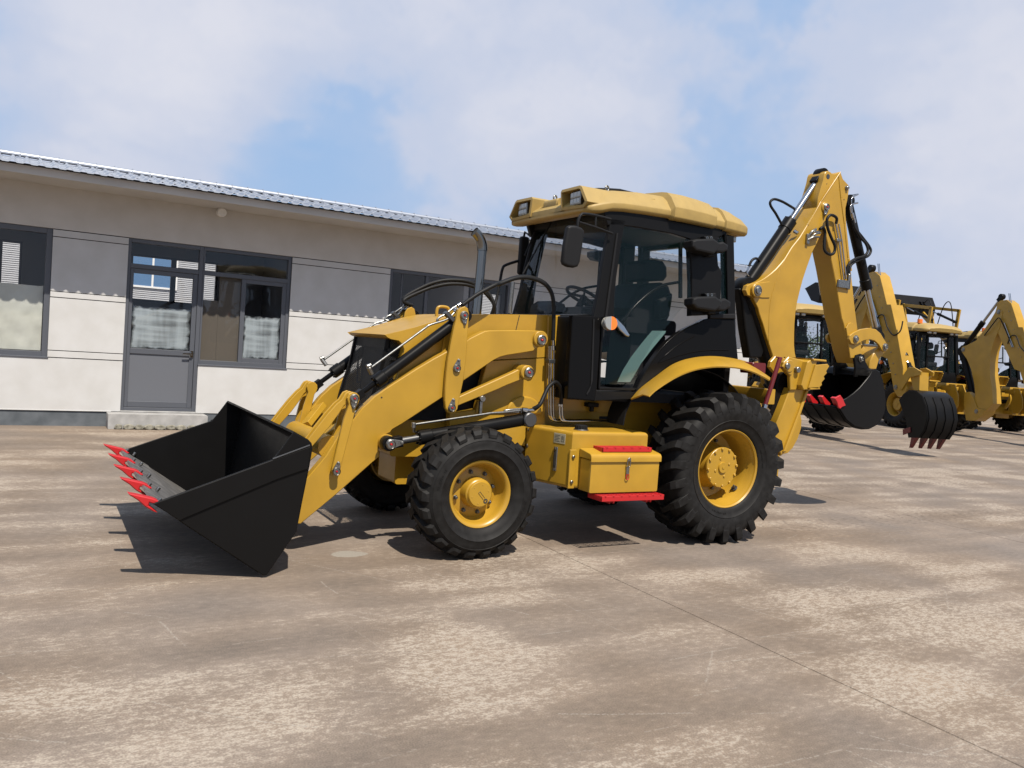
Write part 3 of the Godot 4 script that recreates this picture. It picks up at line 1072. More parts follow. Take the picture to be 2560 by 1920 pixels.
func build_tank(root: Node3D):
	var up := Transform3D(Basis(Vector3(1, 0, 0), Vector3(0, 0, 1), Vector3(0, -1, 0)), Vector3.ZERO)   # extrudes a plan (x, z) downwards
	var st := mb()
	extrude(st, PackedVector2Array([Vector2(0.70, 0.42), Vector2(0.735, 0.56), Vector2(0.838, 0.90), Vector2(1.59, 0.90), Vector2(1.59, 0.42)]), -0.944, -0.488, up, 0.028, 4)
	var tank := put(root, "fuel_tank", st, "yellow")
	st = mb()
	var cap := at_z(ZB, 1612, 1480, 0.78)
	cyl(st, Vector3(cap.x, 0.942, 0.78), Vector3(cap.x, 0.952, 0.78), 0.062, -1.0, 24)
	put(tank, "filler_flange", st, "zinc")
	st = mb()
	lathe(st, [Vector2(0.048, 0.0), Vector2(0.048, 0.03), Vector2(0.042, 0.034), Vector2(0.0, 0.034)], 28, Transform3D(axes_for(Vector3.UP), Vector3(cap.x, 0.952, 0.78)))
	for k in 14:
		var t := TAU * k / 14.0
		box(st, Vector3(cap.x + cos(t) * 0.048 - 0.004, 0.954, 0.78 + sin(t) * 0.048 - 0.004), Vector3(cap.x + cos(t) * 0.048 + 0.004, 0.98, 0.78 + sin(t) * 0.048 + 0.004), 0.001)
	put(tank, "filler_cap", st, "black_plastic")
	# the slanted front face carries the sight gauge and a printed plate
	var ex := Vector3(0.838 - 0.735, 0, 0.90 - 0.56).normalized()
	var nz := ex.cross(Vector3.UP).normalized()
	if nz.x > 0.0:
		nz = -nz
	var face := Transform3D(Basis(ex, Vector3.UP, nz), Vector3(0.735, 0.488, 0.56))
	st = mb()
	box(st, Vector3(0.180, 0.12, 0.0), Vector3(0.218, 0.315, 0.012), 0.004, face)
	for y in [0.135, 0.30]:
		box(st, Vector3(0.19, y - 0.008, 0.012), Vector3(0.208, y + 0.008, 0.022), 0.002, face)
	var gauge := put(tank, "sight_gauge", st, "zinc")
	st = mb()
	box(st, Vector3(0.192, 0.155, 0.012), Vector3(0.206, 0.280, 0.0145), 0.002, face)
	put(gauge, "gauge_glass", st, "groove")
	st = mb()
	box(st, Vector3(0.165, 0.345, 0.0), Vector3(0.285, 0.425, 0.003), 0.001, face)
	var lab := put(tank, "information_plate", st, "label_print")
	st = mb()
	for k in 5:
		box(st, Vector3(0.172, 0.358 + k * 0.012, 0.003), Vector3(0.230 - (k % 2) * 0.012, 0.362 + k * 0.012, 0.0036), 0.0, face)
	for b in [[0.243, 0.36, 0.272, 0.364], [0.243, 0.36, 0.247, 0.405], [0.268, 0.36, 0.272, 0.405], [0.2545, 0.375, 0.2605, 0.41]]:
		box(st, Vector3(b[0], b[1], 0.003), Vector3(b[2], b[3], 0.0036), 0.0, face)
	put(lab, "print", st, "steel_dark")
	st = mb()
	box(st, Vector3(0.826, 0.49, 0.885), Vector3(0.885, 0.80, 0.907), 0.004)
	put(tank, "mounting_flange", st, "yellow")
	for y in [0.745, 0.545]:
		st = mb()
		cyl(st, Vector3(0.853, y, 0.907), Vector3(0.853, y, 0.922), 0.014, -1.0, 6)
		put(tank, "bolt", st, "zinc")
	for uv in [[1105, 1500], [1090, 1660]]:
		st = mb()
		var p := at_z(ZB, uv[0], uv[1], 0.44)
		cyl(st, p + Vector3(0, 0, -0.02), p + Vector3(0, 0, 0.015), 0.016, -1.0, 6)
		cyl(st, p + Vector3(0, 0, -0.02), p + Vector3(0, 0, 0.002), 0.024, -1.0, 16)
		put(tank, "bolt", st, "zinc")
	# tool box on the tank's outer face
	st = mb()
	box(st, Vector3(0.925, 0.482, 0.903), Vector3(1.600, 0.740, 1.060), 0.012)
	var tool := put(root, "tool_box", st, "yellow")
	st = mb()
	var cover := Transform3D(Basis(Vector3(0, 0, 1), Vector3(0, 1, 0), Vector3(-1, 0, 0)), Vector3.ZERO)
	extrude(st, PackedVector2Array([Vector2(0.906, 0.745), Vector2(0.906, 0.815), Vector2(1.045, 0.792), Vector2(1.062, 0.786), Vector2(1.073, 0.772), Vector2(1.075, 0.755), Vector2(1.075, 0.728), Vector2(1.066, 0.728), Vector2(1.064, 0.745)]), -1.612, -0.912, cover, 0.004)
	put(tool, "lid", st, "yellow")
	st = mb()
	var hasp := Vector3(1.275, 0.70, 1.066)
	cyl(st, hasp + Vector3(0, 0.045, 0), hasp + Vector3(0, 0.045, 0.018), 0.014, -1.0, 12)
	tube(st, spline([hasp + Vector3(-0.012, 0.05, 0.016), hasp + Vector3(-0.014, 0.0, 0.014), hasp + Vector3(0, -0.012, 0.013), hasp + Vector3(0.014, 0.0, 0.014), hasp + Vector3(0.012, 0.05, 0.016), hasp + Vector3(0, 0.06, 0.016), hasp + Vector3(-0.012, 0.05, 0.016)], 4), 0.004, 8)
	box(st, hasp + Vector3(-0.014, -0.075, -0.006), hasp + Vector3(0.014, -0.012, 0.012), 0.003)
	put(tool, "toggle_latch", st, "zinc")
	st = mb()
	tube(st, spline([hasp + Vector3(-0.008, -0.07, 0.012), hasp + Vector3(-0.014, -0.10, 0.010), hasp + Vector3(0.0, -0.115, 0.008), hasp + Vector3(0.014, -0.10, 0.010), hasp + Vector3(0.006, -0.07, 0.012)], 4), 0.004, 8)
	put(tool, "latch_tag", st, "red")
	# red gratings to step on
	grating(tool, Vector3(0.985, 0.428, 0.955), Vector3(1.612, 0.470, 1.145))
	grating(tool, Vector3(1.045, 0.802, 0.885), Vector3(1.540, 0.836, 1.030))
	st = mb()
	for x in [1.10, 1.14, 1.47, 1.51]:
		box(st, Vector3(x, 0.40, 0.96), Vector3(x + 0.006, 0.428, 1.10), 0.001)
	put(tool, "step_bracket", st, "red")

func grating(parent: Node3D, a: Vector3, b: Vector3):
	var g := group_of(parent, "step_grating")
	g.set_meta("label", "red serrated step grating")
	var st := mb()
	box(st, Vector3(a.x, a.y, b.z - 0.008), Vector3(b.x, b.y, b.z), 0.002)
	box(st, Vector3(a.x, a.y, a.z), Vector3(b.x, b.y, a.z + 0.008), 0.002)
	box(st, Vector3(a.x, a.y, a.z), Vector3(a.x + 0.008, b.y, b.z), 0.002)
	box(st, Vector3(b.x - 0.008, a.y, a.z), Vector3(b.x, b.y, b.z), 0.002)
	var nx := 4
	for k in nx:
		var z := lerpf(a.z, b.z, (k + 1.0) / (nx + 1.0))
		box(st, Vector3(a.x, b.y - 0.016, z - 0.003), Vector3(b.x, b.y, z + 0.003), 0.001)
	var n := int((b.x - a.x) / 0.075)
	for k in n:
		var x := lerpf(a.x, b.x, (k + 0.5) / n)
		box(st, Vector3(x - 0.003, b.y - 0.014, a.z), Vector3(x + 0.003, b.y - 0.002, b.z), 0.0)
		for z in [a.z, b.z - 0.008]:
			box(st, Vector3(x - 0.014, b.y - 0.001, z), Vector3(x + 0.010, b.y + 0.006, z + 0.008), 0.001)
	put(g, "grid", st, "red")

# ---------------------------------------------------------------- front loader, as the photograph shows it
func build_loader(root: Node3D):
	for s in [1.0, -1.0]:
		var st := mb()
		var arm_o := outline(ZA, [1690, 705, 1560, 775, 1380, 880, 1200, 995, 1060, 1085, 940, 1170, 880, 1230, 830, 1275, 800, 1310, 740, 1390], 0.55)
		arm_o.append_array(outline([0.0, 0.0, 1.0], [850.7, 1082, 815, 1140, 773, 1189, 735, 1235, 722, 1280, 735, 1310, 752, 1310, 840, 1237, 927, 1160, 949, 1141, 946, 1116, 950, 1098, 962, 1088, 976, 1081, 981, 1074], 0.55))
		arm_o.append_array(outline(ZA, [1220, 1440, 1440, 1295, 1640, 1165], 0.55))
		extrude(st, arm_o, 0.47, 0.55, side_xf(s), 0.006)
		var lp := at_z([0.0, 0.0, 1.0], 970, 1108, 0.60)
		boss(st, lp, 0.062, 0.45, 0.60, s)
		var arm := put(root, "loader_arm", st, "yellow")
		st = mb()
		for uv in [[1017, 1175]]:
			var h := at_z(ZA, uv[0], uv[1], 0.552)
			cyl(st, Vector3(h.x, h.y, s * 0.548), Vector3(h.x, h.y, s * 0.5515), 0.0065, -1.0, 12, 0.0)
		put(arm, "hole", st, "groove")
		# upright lever that joins arm, links and tilt cylinder
		plate(root, "lever", ZA, [1765, 385, 1778, 320, 1805, 280, 1850, 262, 1880, 285, 1892, 340, 1885, 440, 1874, 600, 1860, 800, 1832, 1015, 1800, 1165, 1776, 1290, 1752, 1325, 1715, 1342, 1678, 1325, 1655, 1280, 1648, 1200, 1652, 1080, 1664, 930, 1682, 780, 1712, 620, 1745, 460], 0.60, 0.562, 0.602, "yellow", s, 0.006)
		plate(root, "lever", ZA, [1765, 385, 1778, 320, 1805, 280, 1850, 262, 1880, 285, 1892, 340, 1885, 440, 1874, 600, 1664, 930, 1682, 780, 1712, 620, 1745, 460], 0.60, 0.452, 0.468, "yellow", s, 0.004)
		# upper link back to the tower
		st = mb()
		extrude(st, outline(ZB, [440, 640, 480, 600, 505, 583, 580, 545, 650, 512, 700, 505, 960, 503, 1190, 507, 1240, 530, 1265, 575, 1262, 620, 1240, 650, 1200, 668, 1150, 690, 1135, 710, 1000, 732, 870, 752, 800, 770, 740, 800, 680, 840, 560, 922, 430, 1010], 0.58), 0.50, 0.58, side_xf(s), 0.005)
		var up := at_z(ZB, 1200, 590, 0.585)
		boss(st, up, 0.066, 0.45, 0.605, s)
		put(root, "upper_link", st, "yellow")
		st = mb()
		extrude(st, outline(ZB, [380, 1175, 930, 925, 985, 897, 1040, 930, 1022, 993, 875, 1050, 770, 1098, 372, 1262], 0.57), 0.50, 0.566, side_xf(s), 0.005)
		var lo := at_z(ZB, 1060, 925, 0.57)
		boss(st, lo, 0.060, 0.44, 0.60, s)
		put(root, "lower_link", st, "yellow")
		lock_pin(root, at_z(ZB, 1212, 600, 0.606), Vector2.ZERO, s, 0.044)
		lock_pin(root, at_z(ZB, 1085, 925, 0.601), Vector2.ZERO, s, 0.044)
		lock_pin(root, at_z(ZA, 1840, 355, 0.603), Vector2(0.01, -0.058) if s > 0 else Vector2(0.01, -0.058), s, 0.034)
		lock_pin(root, at_z(ZA, 1766, 882, 0.603), Vector2(0.012, 0.060), s, 0.032)
		lock_pin(root, at_z(ZA, 1715, 1278, 0.603), Vector2(0.010, 0.060), s, 0.032)
		# bellcrank at the front: two plates round the rod eye, and the link to the bucket
		var top := at_z(ZA, 740, 1185, 0.60)
		var low := at_z([0.0, 0.0, 1.0], 840, 1178, 0.60)
		for zz in [[0.572, 0.602], [0.446, 0.466]]:
			st = mb()
			extrude(st, outline(ZA, [672, 1180, 690, 1140, 730, 1120, 765, 1130, 792, 1160, 795, 1200, 782, 1240, 762, 1265, 720, 1440, 600, 1900, 566, 1955, 530, 1950, 515, 1900, 530, 1850, 590, 1590, 640, 1390, 690, 1240], 0.60), zz[0], zz[1], side_xf(s), 0.004)
			put(root, "tilt_lever", st, "yellow")
		for zz in [[0.545, 0.567], [0.474, 0.494]]:
			st = mb()
			extrude(st, outline(ZA, [640, 1165, 665, 1128, 705, 1112, 745, 1130, 700, 1210, 640, 1260, 590, 1340, 500, 1465, 330, 1660, 250, 1760, 200, 1760, 190, 1720, 250, 1640, 370, 1480, 480, 1340, 570, 1240, 620, 1200], 0.57), zz[0], zz[1], side_xf(s), 0.004)
			put(root, "bucket_link", st, "yellow")
		lock_pin(root, Vector3(top.x, top.y, 0.603), Vector2(0.0, -0.062), s, 0.034)
		lock_pin(root, Vector3(low.x, low.y, 0.603), Vector2(0.012, 0.058), s, 0.032)
		# tilt cylinder
		var rod := at_z(ZA, 740, 1185, 0.52)
		var base := at_z(ZA, 1840, 358, 0.52)
		var tc := hyd(root, "tilt_cylinder", mz(base, s), mz(rod, s), 0.042, 0.020, 0.795, "black_gloss")
		st = mb()
		tube(st, spline([mz(at_z(ZA, 905, 880, 0.58), s), mz(at_z(ZA, 1180, 680, 0.58), s), mz(at_z(ZA, 1440, 490, 0.58), s), mz(at_z(ZA, 1500, 450, 0.58), s), mz(at_z(ZA, 1640, 405, 0.57), s), mz(at_z(ZA, 1700, 370, 0.56), s), mz(at_z(ZA, 1770, 300, 0.55), s), mz(at_z(ZA, 1835, 250, 0.55), s)], 6), 0.0085, 10)
		tube(st, spline([mz(at_z(ZA, 1600, 420, 0.54), s), mz(at_z(ZA, 1570, 405, 0.55), s), mz(at_z(ZA, 1600, 370, 0.55), s), mz(at_z(ZA, 1650, 345, 0.55), s), mz(at_z(ZA, 1740, 275, 0.54), s), mz(at_z(ZA, 1810, 240, 0.54), s)], 6), 0.0085, 10)
		cyl(st, mz(at_z(ZA, 885, 870, 0.58), s), mz(at_z(ZA, 920, 940, 0.56), s), 0.017, -1.0, 12)
		cyl(st, mz(at_z(ZA, 868, 868, 0.58), s), mz(at_z(ZA, 912, 850, 0.58), s), 0.017, -1.0, 12)
		put(tc, "feed_pipe", st, "zinc")
		st = mb()
		for w in [[1745, 300, 1765, 284, 0.020], [1785, 296, 1812, 276, 0.017], [1800, 268, 1835, 245, 0.016], [1738, 318, 1758, 300, 0.017], [1775, 258, 1808, 240, 0.016]]:
			cyl(st, mz(at_z(ZA, w[0], w[1], 0.55), s), mz(at_z(ZA, w[2], w[3], 0.55), s), w[4], -1.0, 8)
		put(tc, "hose_fitting", st, "chrome")
		st = mb()
		var k := mz(at_z(ZA, 1690, 365, 0.55), s)
		bar(st, k + Vector3(-0.035, 0.03, 0), k + Vector3(0.035, -0.03, 0), 0.03, 0.06)
		bar(st, mz(at_z(ZA, 1640, 330, 0.54), s), mz(at_z(ZA, 1700, 385, 0.54), s), 0.025, 0.03)
		put(tc, "pipe_clamp", st, "steel_dark")
		# lift cylinder beside the arm
		var lr := at_z([0.0, 0.0, 1.0], 970, 1108, 0.66)
		var lb := at_z(ZB, 1062, 1390, 0.66)
		var lc := hyd(root, "lift_cylinder", mz(lb, s), mz(lr, s), 0.050, 0.026, 0.775, "steel_dark", 1.14)
		lock_pin(root, Vector3(lr.x, lr.y, 0.712), Vector2(0.085, 0.012), s, 0.038)
		st = mb()
		lathe(st, [Vector2(0.058, 0.0), Vector2(0.058, 0.022), Vector2(0.050, 0.03), Vector2(0.0, 0.03)], 28, side_xf(s) * Transform3D(Basis.IDENTITY, Vector3(lb.x, lb.y, 0.705)))
		put(lc, "pin_cap", st, "steel_dark")
		st = mb()
		tube(st, spline([mz(at_z(ZB, -60, 1445, 0.70), s), mz(at_z(ZB, 210, 1405, 0.70), s), mz(at_z(ZB, 600, 1348, 0.70), s), mz(at_z(ZB, 720, 1330, 0.70), s), mz(at_z(ZB, 850, 1322, 0.70), s), mz(at_z(ZB, 1000, 1305, 0.69), s)], 6), 0.0085, 10)
		tube(st, spline([mz(at_z(ZB, 985, 1320, 0.69), s), mz(at_z(ZB, 870, 1322, 0.67), s), mz(at_z(ZB, 845, 1308, 0.67), s), mz(at_z(ZB, 900, 1298, 0.68), s), mz(at_z(ZB, 1010, 1290, 0.68), s)], 6), 0.0085, 10)
		cyl(st, mz(at_z(ZB, -65, 1480, 0.70), s), mz(at_z(ZB, -65, 1425, 0.70), s), 0.018, -1.0, 12)
		cyl(st, mz(at_z(ZB, -60, 1520, 0.68), s), mz(at_z(ZB, -63, 1470, 0.70), s), 0.011, -1.0, 12)
		put(lc, "feed_pipe", st, "zinc")
		st = mb()
		cyl(st, mz(at_z(ZB, 1020, 1300, 0.68), s), mz(at_z(ZB, 1075, 1305, 0.68), s), 0.022, -1.0, 8)
		cyl(st, mz(at_z(ZB, 1080, 1305, 0.68), s), mz(at_z(ZB, 1135, 1300, 0.67), s), 0.016, -1.0, 12)
		put(lc, "hose_fitting", st, "chrome")
		st = mb()
		box(st, mz(at_z(ZB, 985, 1330, 0.66), s), mz(at_z(ZB, 1025, 1285, 0.70), s), 0.004)
		put(lc, "pipe_clamp", st, "steel_dark")
	# hoses: left pair over the bonnet to the tower, right pair behind the exhaust, and the lift hose
	for dz in [0.0, 0.035]:
		var st := mb()
		tube(st, spline([at_z(ZA, 1825, 248, 0.55 + dz), at_z(ZA, 1980, 140, 0.55 + dz), at_z(ZA, 2150, 50, 0.54 + dz), at_z(ZC, 40, 1150 + dz * 200, 0.52 + dz), at_z(ZC, 200, 1095 + dz * 200, 0.51 + dz), at_z(ZC, 340, 1092 + dz * 200, 0.50 + dz), at_z(ZC, 470, 1140 + dz * 200, 0.50 + dz), at_z(ZC, 545, 1225 + dz * 200, 0.50 + dz), at_z(ZC, 575, 1340, 0.50 + dz), at_z(ZC, 578, 1480, 0.50 + dz), at_z(ZB, 1335, 480, 0.50 + dz), at_z(ZB, 1330, 600, 0.50 + dz)], 8), 0.0165, 12)
		put(root, "hydraulic_hose", st, "hose")
		st = mb()
		tube(st, spline([mz(at_z(ZA, 1835, 246, 0.55 - dz), -1.0), at_z(ZA, 1240, 180 + dz * 600, -0.55 + dz), at_z(ZA, 1450, 60 + dz * 1100, -0.54), at_z(ZA, 1600, 12 + dz * 1200, -0.52), at_z(ZA, 1720, 0 + dz * 1100, -0.50), at_z(ZA, 1860, 12 + dz * 1000, -0.48), at_z(ZA, 1970, 60 + dz * 600, -0.47), at_z(ZB, 680, 160 - dz * 900, -0.46), at_z(ZB, 740, 250, -0.46 + dz), at_z(ZB, 745 - dz * 900, 360, -0.46), at_z(ZB, 745 - dz * 900, 480, -0.46)], 8), 0.0165, 12)
		put(root, "hydraulic_hose", st, "hose")
		st = mb()
		tube(st, spline([at_z(ZB, 1130, 1300 - dz * 300, 0.67), at_z(ZB, 1195, 1250, 0.66 + dz), at_z(ZB, 1240, 1160, 0.64 + dz), at_z(ZB, 1285, 1070, 0.62 + dz), at_z(ZB, 1350, 1022, 0.60 + dz), at_z(ZB, 1400, 1070, 0.58 + dz), at_z(ZB, 1413, 1150, 0.56 + dz), at_z(ZB, 1410, 1240, 0.55 + dz)], 8), 0.0165, 12)
		put(root, "hydraulic_hose", st, "hose")
	var sp := mb()
	for i in 3:
		var u := [1292, 1312, 1338][i] as float
		var zz := [0.49, 0.52, 0.50][i] as float
		tube(sp, spline([at_z(ZB, u, 660, zz), at_z(ZB, u - 2, 1000, zz), at_z(ZB, u - 6, 1300, zz), at_z(ZB, u + 8, 1370 + i * 8, zz), at_z(ZB, u + 50, 1400 + i * 8, zz), at_z(ZB, u + 200, 1400 + i * 6, zz - 0.02), at_z(ZB, u + 500, 1402 + i * 4, zz - 0.05), at_z(ZB, u + 700, 1408, zz - 0.1)], 6), 0.0095, 10)
	for i in 2:
		var u := 1395.0 + i * 26.0
		tube(sp, spline([at_z(ZB, u, 1240, 0.55), at_z(ZB, u, 1340, 0.55), at_z(ZB, u + 16, 1395, 0.55), at_z(ZB, u + 60, 1412, 0.55), at_z(ZB, u + 200, 1412, 0.54), at_z(ZB, u + 480, 1408, 0.48)], 6), 0.0095, 10)
	put(root, "hydraulic_pipes", sp, "chrome")
	for w in [[1330, 600, 1332, 655, 0.018, 0.51], [1332, 655, 1333, 705, 0.021, 0.51], [1412, 1235, 1412, 1270, 0.018, 0.56], [1390, 1235, 1390, 1265, 0.016, 0.56]]:
		sp = mb()
		cyl(sp, at_z(ZB, w[0], w[1], w[5]), at_z(ZB, w[2], w[3], w[5]), w[4], -1.0, 8)
		put(root, "hose_fitting", sp, "chrome")
	sp = mb()
	box(sp, at_z(ZB, 1250, 828, 0.47), at_z(ZB, 1356, 795, 0.535), 0.004)
	put(root, "pipe_clamp", sp, "steel_dark")
	# cross tube between the arms
	sp = mb()
	var ct := at_z([0.0, 0.0, 1.0], 806, 1110, 0.30)
	cyl(sp, Vector3(ct.x, ct.y, -0.47), Vector3(ct.x, ct.y, 0.47), 0.085, -1.0, 32)
	for k in [-0.28, 0.28]:
		bar(sp, Vector3(ct.x + 0.03, ct.y + 0.07, k), Vector3(ct.x + 0.20, ct.y + 0.22, k * 1.6), 0.05, 0.10)
	put(root, "cross_tube", sp, "yellow")
	build_bucket(root)

func build_bucket(root: Node3D):
	var zs := 1.085
	var b := group_of(root, "loader_bucket")
	b.set_meta("label", "black front bucket tilted back, with red teeth")
	var near := outline(R1, [470, 992, 690, 1135, 1390, 1590, 1420, 1585, 1665, 1225, 1700, 1010, 1765, 690, 1797, 540, 1790, 495, 1765, 468, 1640, 400, 1560, 510, 1470, 625], zs)
	for s in [1.0, -1.0]:
		var st := mb()
		extrude(st, near, zs - 0.018, zs, side_xf(s), 0.004)
		put(b, "side_plate", st, "black_paint")
		# thicker cutting strip along the upper edge
		st = mb()
		extrude(st, outline(R1, [470, 992, 690, 1130, 1500, 790, 1760, 700, 1775, 515, 1470, 625], zs), zs, zs + 0.012, side_xf(s), 0.004)
		put(b, "side_strip", st, "black_paint")
		st = mb()
		var w0 := at_z(R1, 1472, 622, zs + 0.014)
		var w1 := at_z(R1, 1768, 512, zs + 0.014)
		for k in 30:
			var p := w0.lerp(w1, k / 29.0)
			cyl(st, mz(p + Vector3(0, -0.003, -0.008), s), mz(p + Vector3(0.002, 0.004, 0.0), s), 0.006, -1.0, 6, 0.002)
		put(b, "weld_bead", st, "steel_dark")
	# shell: floor and back, bent from plate
	var prof := [at_z(R1, 690, 1128, zs), at_z(R1, 1350, 1560, zs), at_z(R1, 1400, 1575, zs), at_z(R1, 1440, 1545, zs), at_z(R1, 1660, 1222, zs), at_z(R1, 1700, 1010, zs), at_z(R1, 1765, 690, zs), at_z(R1, 1792, 535, zs), at_z(R1, 1785, 497, zs), at_z(R1, 1760, 470, zs), at_z(R1, 1640, 402, zs)]
	var rows := []
	for zz in [zs - 0.012, 0.0, -zs + 0.012]:
		var row := []
		for p in prof:
			row.append(Vector3(p.x, p.y, zz))
		rows.append(row)
	var st := mb()
	sheet(st, rows, 0.014)
	put(b, "shell", st, "black_paint")
	# worn cutting edge and floor
	var lip := at_z(R1, 455, 985, zs)
	var heel := at_z(R1, 1290, 1500, zs)
	var back := lip.lerp(heel, 0.34)
	var nup := Vector3(-(heel - lip).normalized().y, (heel - lip).normalized().x, 0)
	if nup.y < 0.0:
		nup = -nup
	st = mb()
	var P2 := PackedVector2Array()
	for v in [lip, back, back + nup * 0.022, lip + nup * 0.016]:
		P2.append(Vector2(v.x, v.y))
	extrude(st, P2, -zs + 0.02, zs - 0.02, Transform3D.IDENTITY, 0.003)
	put(b, "cutting_edge", st, "worn_steel")
	st = mb()
	var far_end := lip.lerp(heel, 0.86)
	P2 = PackedVector2Array()
	for v in [back + nup * 0.004, far_end + nup * 0.010, far_end + nup * 0.014, back + nup * 0.016]:
		P2.append(Vector2(v.x, v.y))
	extrude(st, P2, -zs + 0.02, zs - 0.02, Transform3D.IDENTITY, 0.001)
	put(b, "floor_wear_plate", st, "worn_steel")
	for k in 5:
		var z := lerpf(1.045, -1.045, k / 4.0)
		st = mb()
		var o := outline(R1, [262, 899, 275, 915, 340, 955, 400, 1008, 470, 1050, 505, 1058, 470, 1028, 432, 1000, 440, 975, 520, 1002, 545, 988, 500, 955, 470, 942, 380, 922], 1.045)
		extrude(st, o, z - 0.036, z + 0.036, Transform3D.IDENTITY, 0.006)
		var tooth := put(b, "tooth", st, "red")
		st = mb()
		var bp := at_z(R1, 522, 968, 1.045)
		for q in [Vector3(0, 0, 0), Vector3(0.055, -0.03, 0)]:
			var c: Vector3 = Vector3(bp.x, bp.y, z) + q
			cyl(st, c - nup * 0.012, c + nup * 0.018, 0.013, -1.0, 6)
		put(tooth, "bolt", st, "zinc")
	# ears on the back
	st = mb()
	for s in [1.0, -1.0]:
		for zz in [0.43, 0.60]:
			extrude(st, outline(R1, [1790, 540, 1850, 560, 1870, 640, 1850, 760, 1740, 900, 1690, 1180, 1640, 1150, 1700, 900], 0.9), s * zz, s * (zz + 0.02))
	put(b, "hinge_ears", st, "black_paint")

func build_raised_loader(root: Node3D):
	# arms up beside the cab, bucket above the roof
	for s in [1.0, -1.0]:
		var st := mb()
		bar(st, Vector3(0.55, 1.55, s * 0.55), Vector3(-0.35, 2.75, s * 0.55), 0.20, 0.07)
		bar(st, Vector3(-0.33, 2.72, s * 0.55), Vector3(-1.65, 3.72, s * 0.55), 0.16, 0.07)
		put(root, "loader_arm", st, "yellow")
		st = mb()
		bar(st, Vector3(-1.30, 3.92, s * 0.55), Vector3(0.10, 3.78, s * 0.55), 0.10, 0.05)
		bar(st, Vector3(0.10, 3.82, s * 0.55), Vector3(-0.05, 2.60, s * 0.55), 0.12, 0.05)
		bar(st, Vector3(-1.30, 3.96, s * 0.55), Vector3(-1.05, 3.30, s * 0.55), 0.10, 0.05)
		put(root, "tilt_lever", st, "yellow")
		hyd(root, "lift_cylinder", Vector3(0.35, 1.0, s * 0.62), Vector3(-0.25, 2.55, s * 0.62), 0.05, 0.026, 0.55, "chrome", 1.14)
		hyd(root, "tilt_cylinder", Vector3(0.05, 3.4, s * 0.46), Vector3(-1.30, 3.86, s * 0.46), 0.042, 0.020, 0.6, "chrome")
		st = mb()
		tube(st, spline([Vector3(0.1, 3.05, s * 0.4), Vector3(-0.15, 4.0, s * 0.4), Vector3(-0.45, 3.95, s * 0.4), Vector3(-0.7, 3.25, s * 0.4)], 8), 0.016, 8)
		put(root, "hydraulic_hose", st, "hose")
	var st2 := mb()
	var up := group_of(root, "loader_bucket", Vector3(-0.85, 0.55, 0))
	var P := PackedVector2Array([Vector2(-0.85, 3.10), Vector2(-0.80, 3.45), Vector2(-1.0, 3.78), Vector2(-1.15, 3.80), Vector2(-1.75, 3.62), Vector2(-1.70, 3.58), Vector2(-1.15, 3.70), Vector2(-1.0, 3.62), Vector2(-0.9, 3.42), Vector2(-0.93, 3.12)])
	extrude(st2, P, -1.08, 1.08, Transform3D.IDENTITY, 0.004)
	extrude(st2, PackedVector2Array([Vector2(-0.86, 3.10), Vector2(-0.82, 3.45), Vector2(-1.0, 3.76), Vector2(-1.15, 3.78), Vector2(-1.70, 3.60), Vector2(-1.3, 3.2)]), 1.06, 1.085)
	extrude(st2, PackedVector2Array([Vector2(-0.86, 3.10), Vector2(-0.82, 3.45), Vector2(-1.0, 3.76), Vector2(-1.15, 3.78), Vector2(-1.70, 3.60), Vector2(-1.3, 3.2)]), -1.085, -1.06)
	put(up, "shell", st2, "black_paint")
	for s in [1.0, -1.0]:
		st2 = mb()
		extrude(st2, PackedVector2Array([Vector2(-0.84, 3.30), Vector2(-0.68, 3.36), Vector2(-0.66, 3.46), Vector2(-0.74, 3.50), Vector2(-0.78, 3.58), Vector2(-0.88, 3.60)]), s * 0.43, s * 0.47)
		extrude(st2, PackedVector2Array([Vector2(-0.84, 3.30), Vector2(-0.68, 3.36), Vector2(-0.66, 3.46), Vector2(-0.74, 3.50), Vector2(-0.78, 3.58), Vector2(-0.88, 3.60)]), s * 0.57, s * 0.61)
		put(up, "hinge_ear", st2, "black_paint")

# ---------------------------------------------------------------- cab
const LEAN := 0.063            # the cab's sides lean inwards with height

func cab_frame(s: float) -> Transform3D:
	var by := Vector3(0, 1, -LEAN).normalized()
	var bz := Vector3(0, LEAN, 1).normalized()
	return side_xf(s) * Transform3D(Basis(Vector3(1, 0, 0), by, bz), Vector3(0, 1.9, 0.69))

func cab_pts(Z: Array, a: Array) -> PackedVector2Array:
	var xf := cab_frame(1.0)
	var n := xf.basis.z
	var o := PackedVector2Array()
	for i in range(0, a.size(), 2):
		var d := view_ray(Z, a[i], a[i + 1])
		var p := CAM + d * ((xf.origin - CAM).dot(n) / d.dot(n))
		o.append(Vector2(p.x, (p - xf.origin).dot(xf.basis.y)))
	return o

func cab_plate(root: Node3D, called: String, Z: Array, a: Array, z0: float, z1: float, material: String, s: float, bev := 0.004, seg := 1) -> MeshInstance3D:
	var st := mb()
	extrude(st, cab_pts(Z, a), z0, z1, cab_frame(s), bev, seg)
	return put(root, called, st, material)

func cab_pane(root: Node3D, called: String, Z: Array, a: Array, z: float, material: String, s: float) -> MeshInstance3D:
	var st := mb()
	face_sheet(st, cab_pts(Z, a), z, cab_frame(s))
	return put(root, called, st, material)

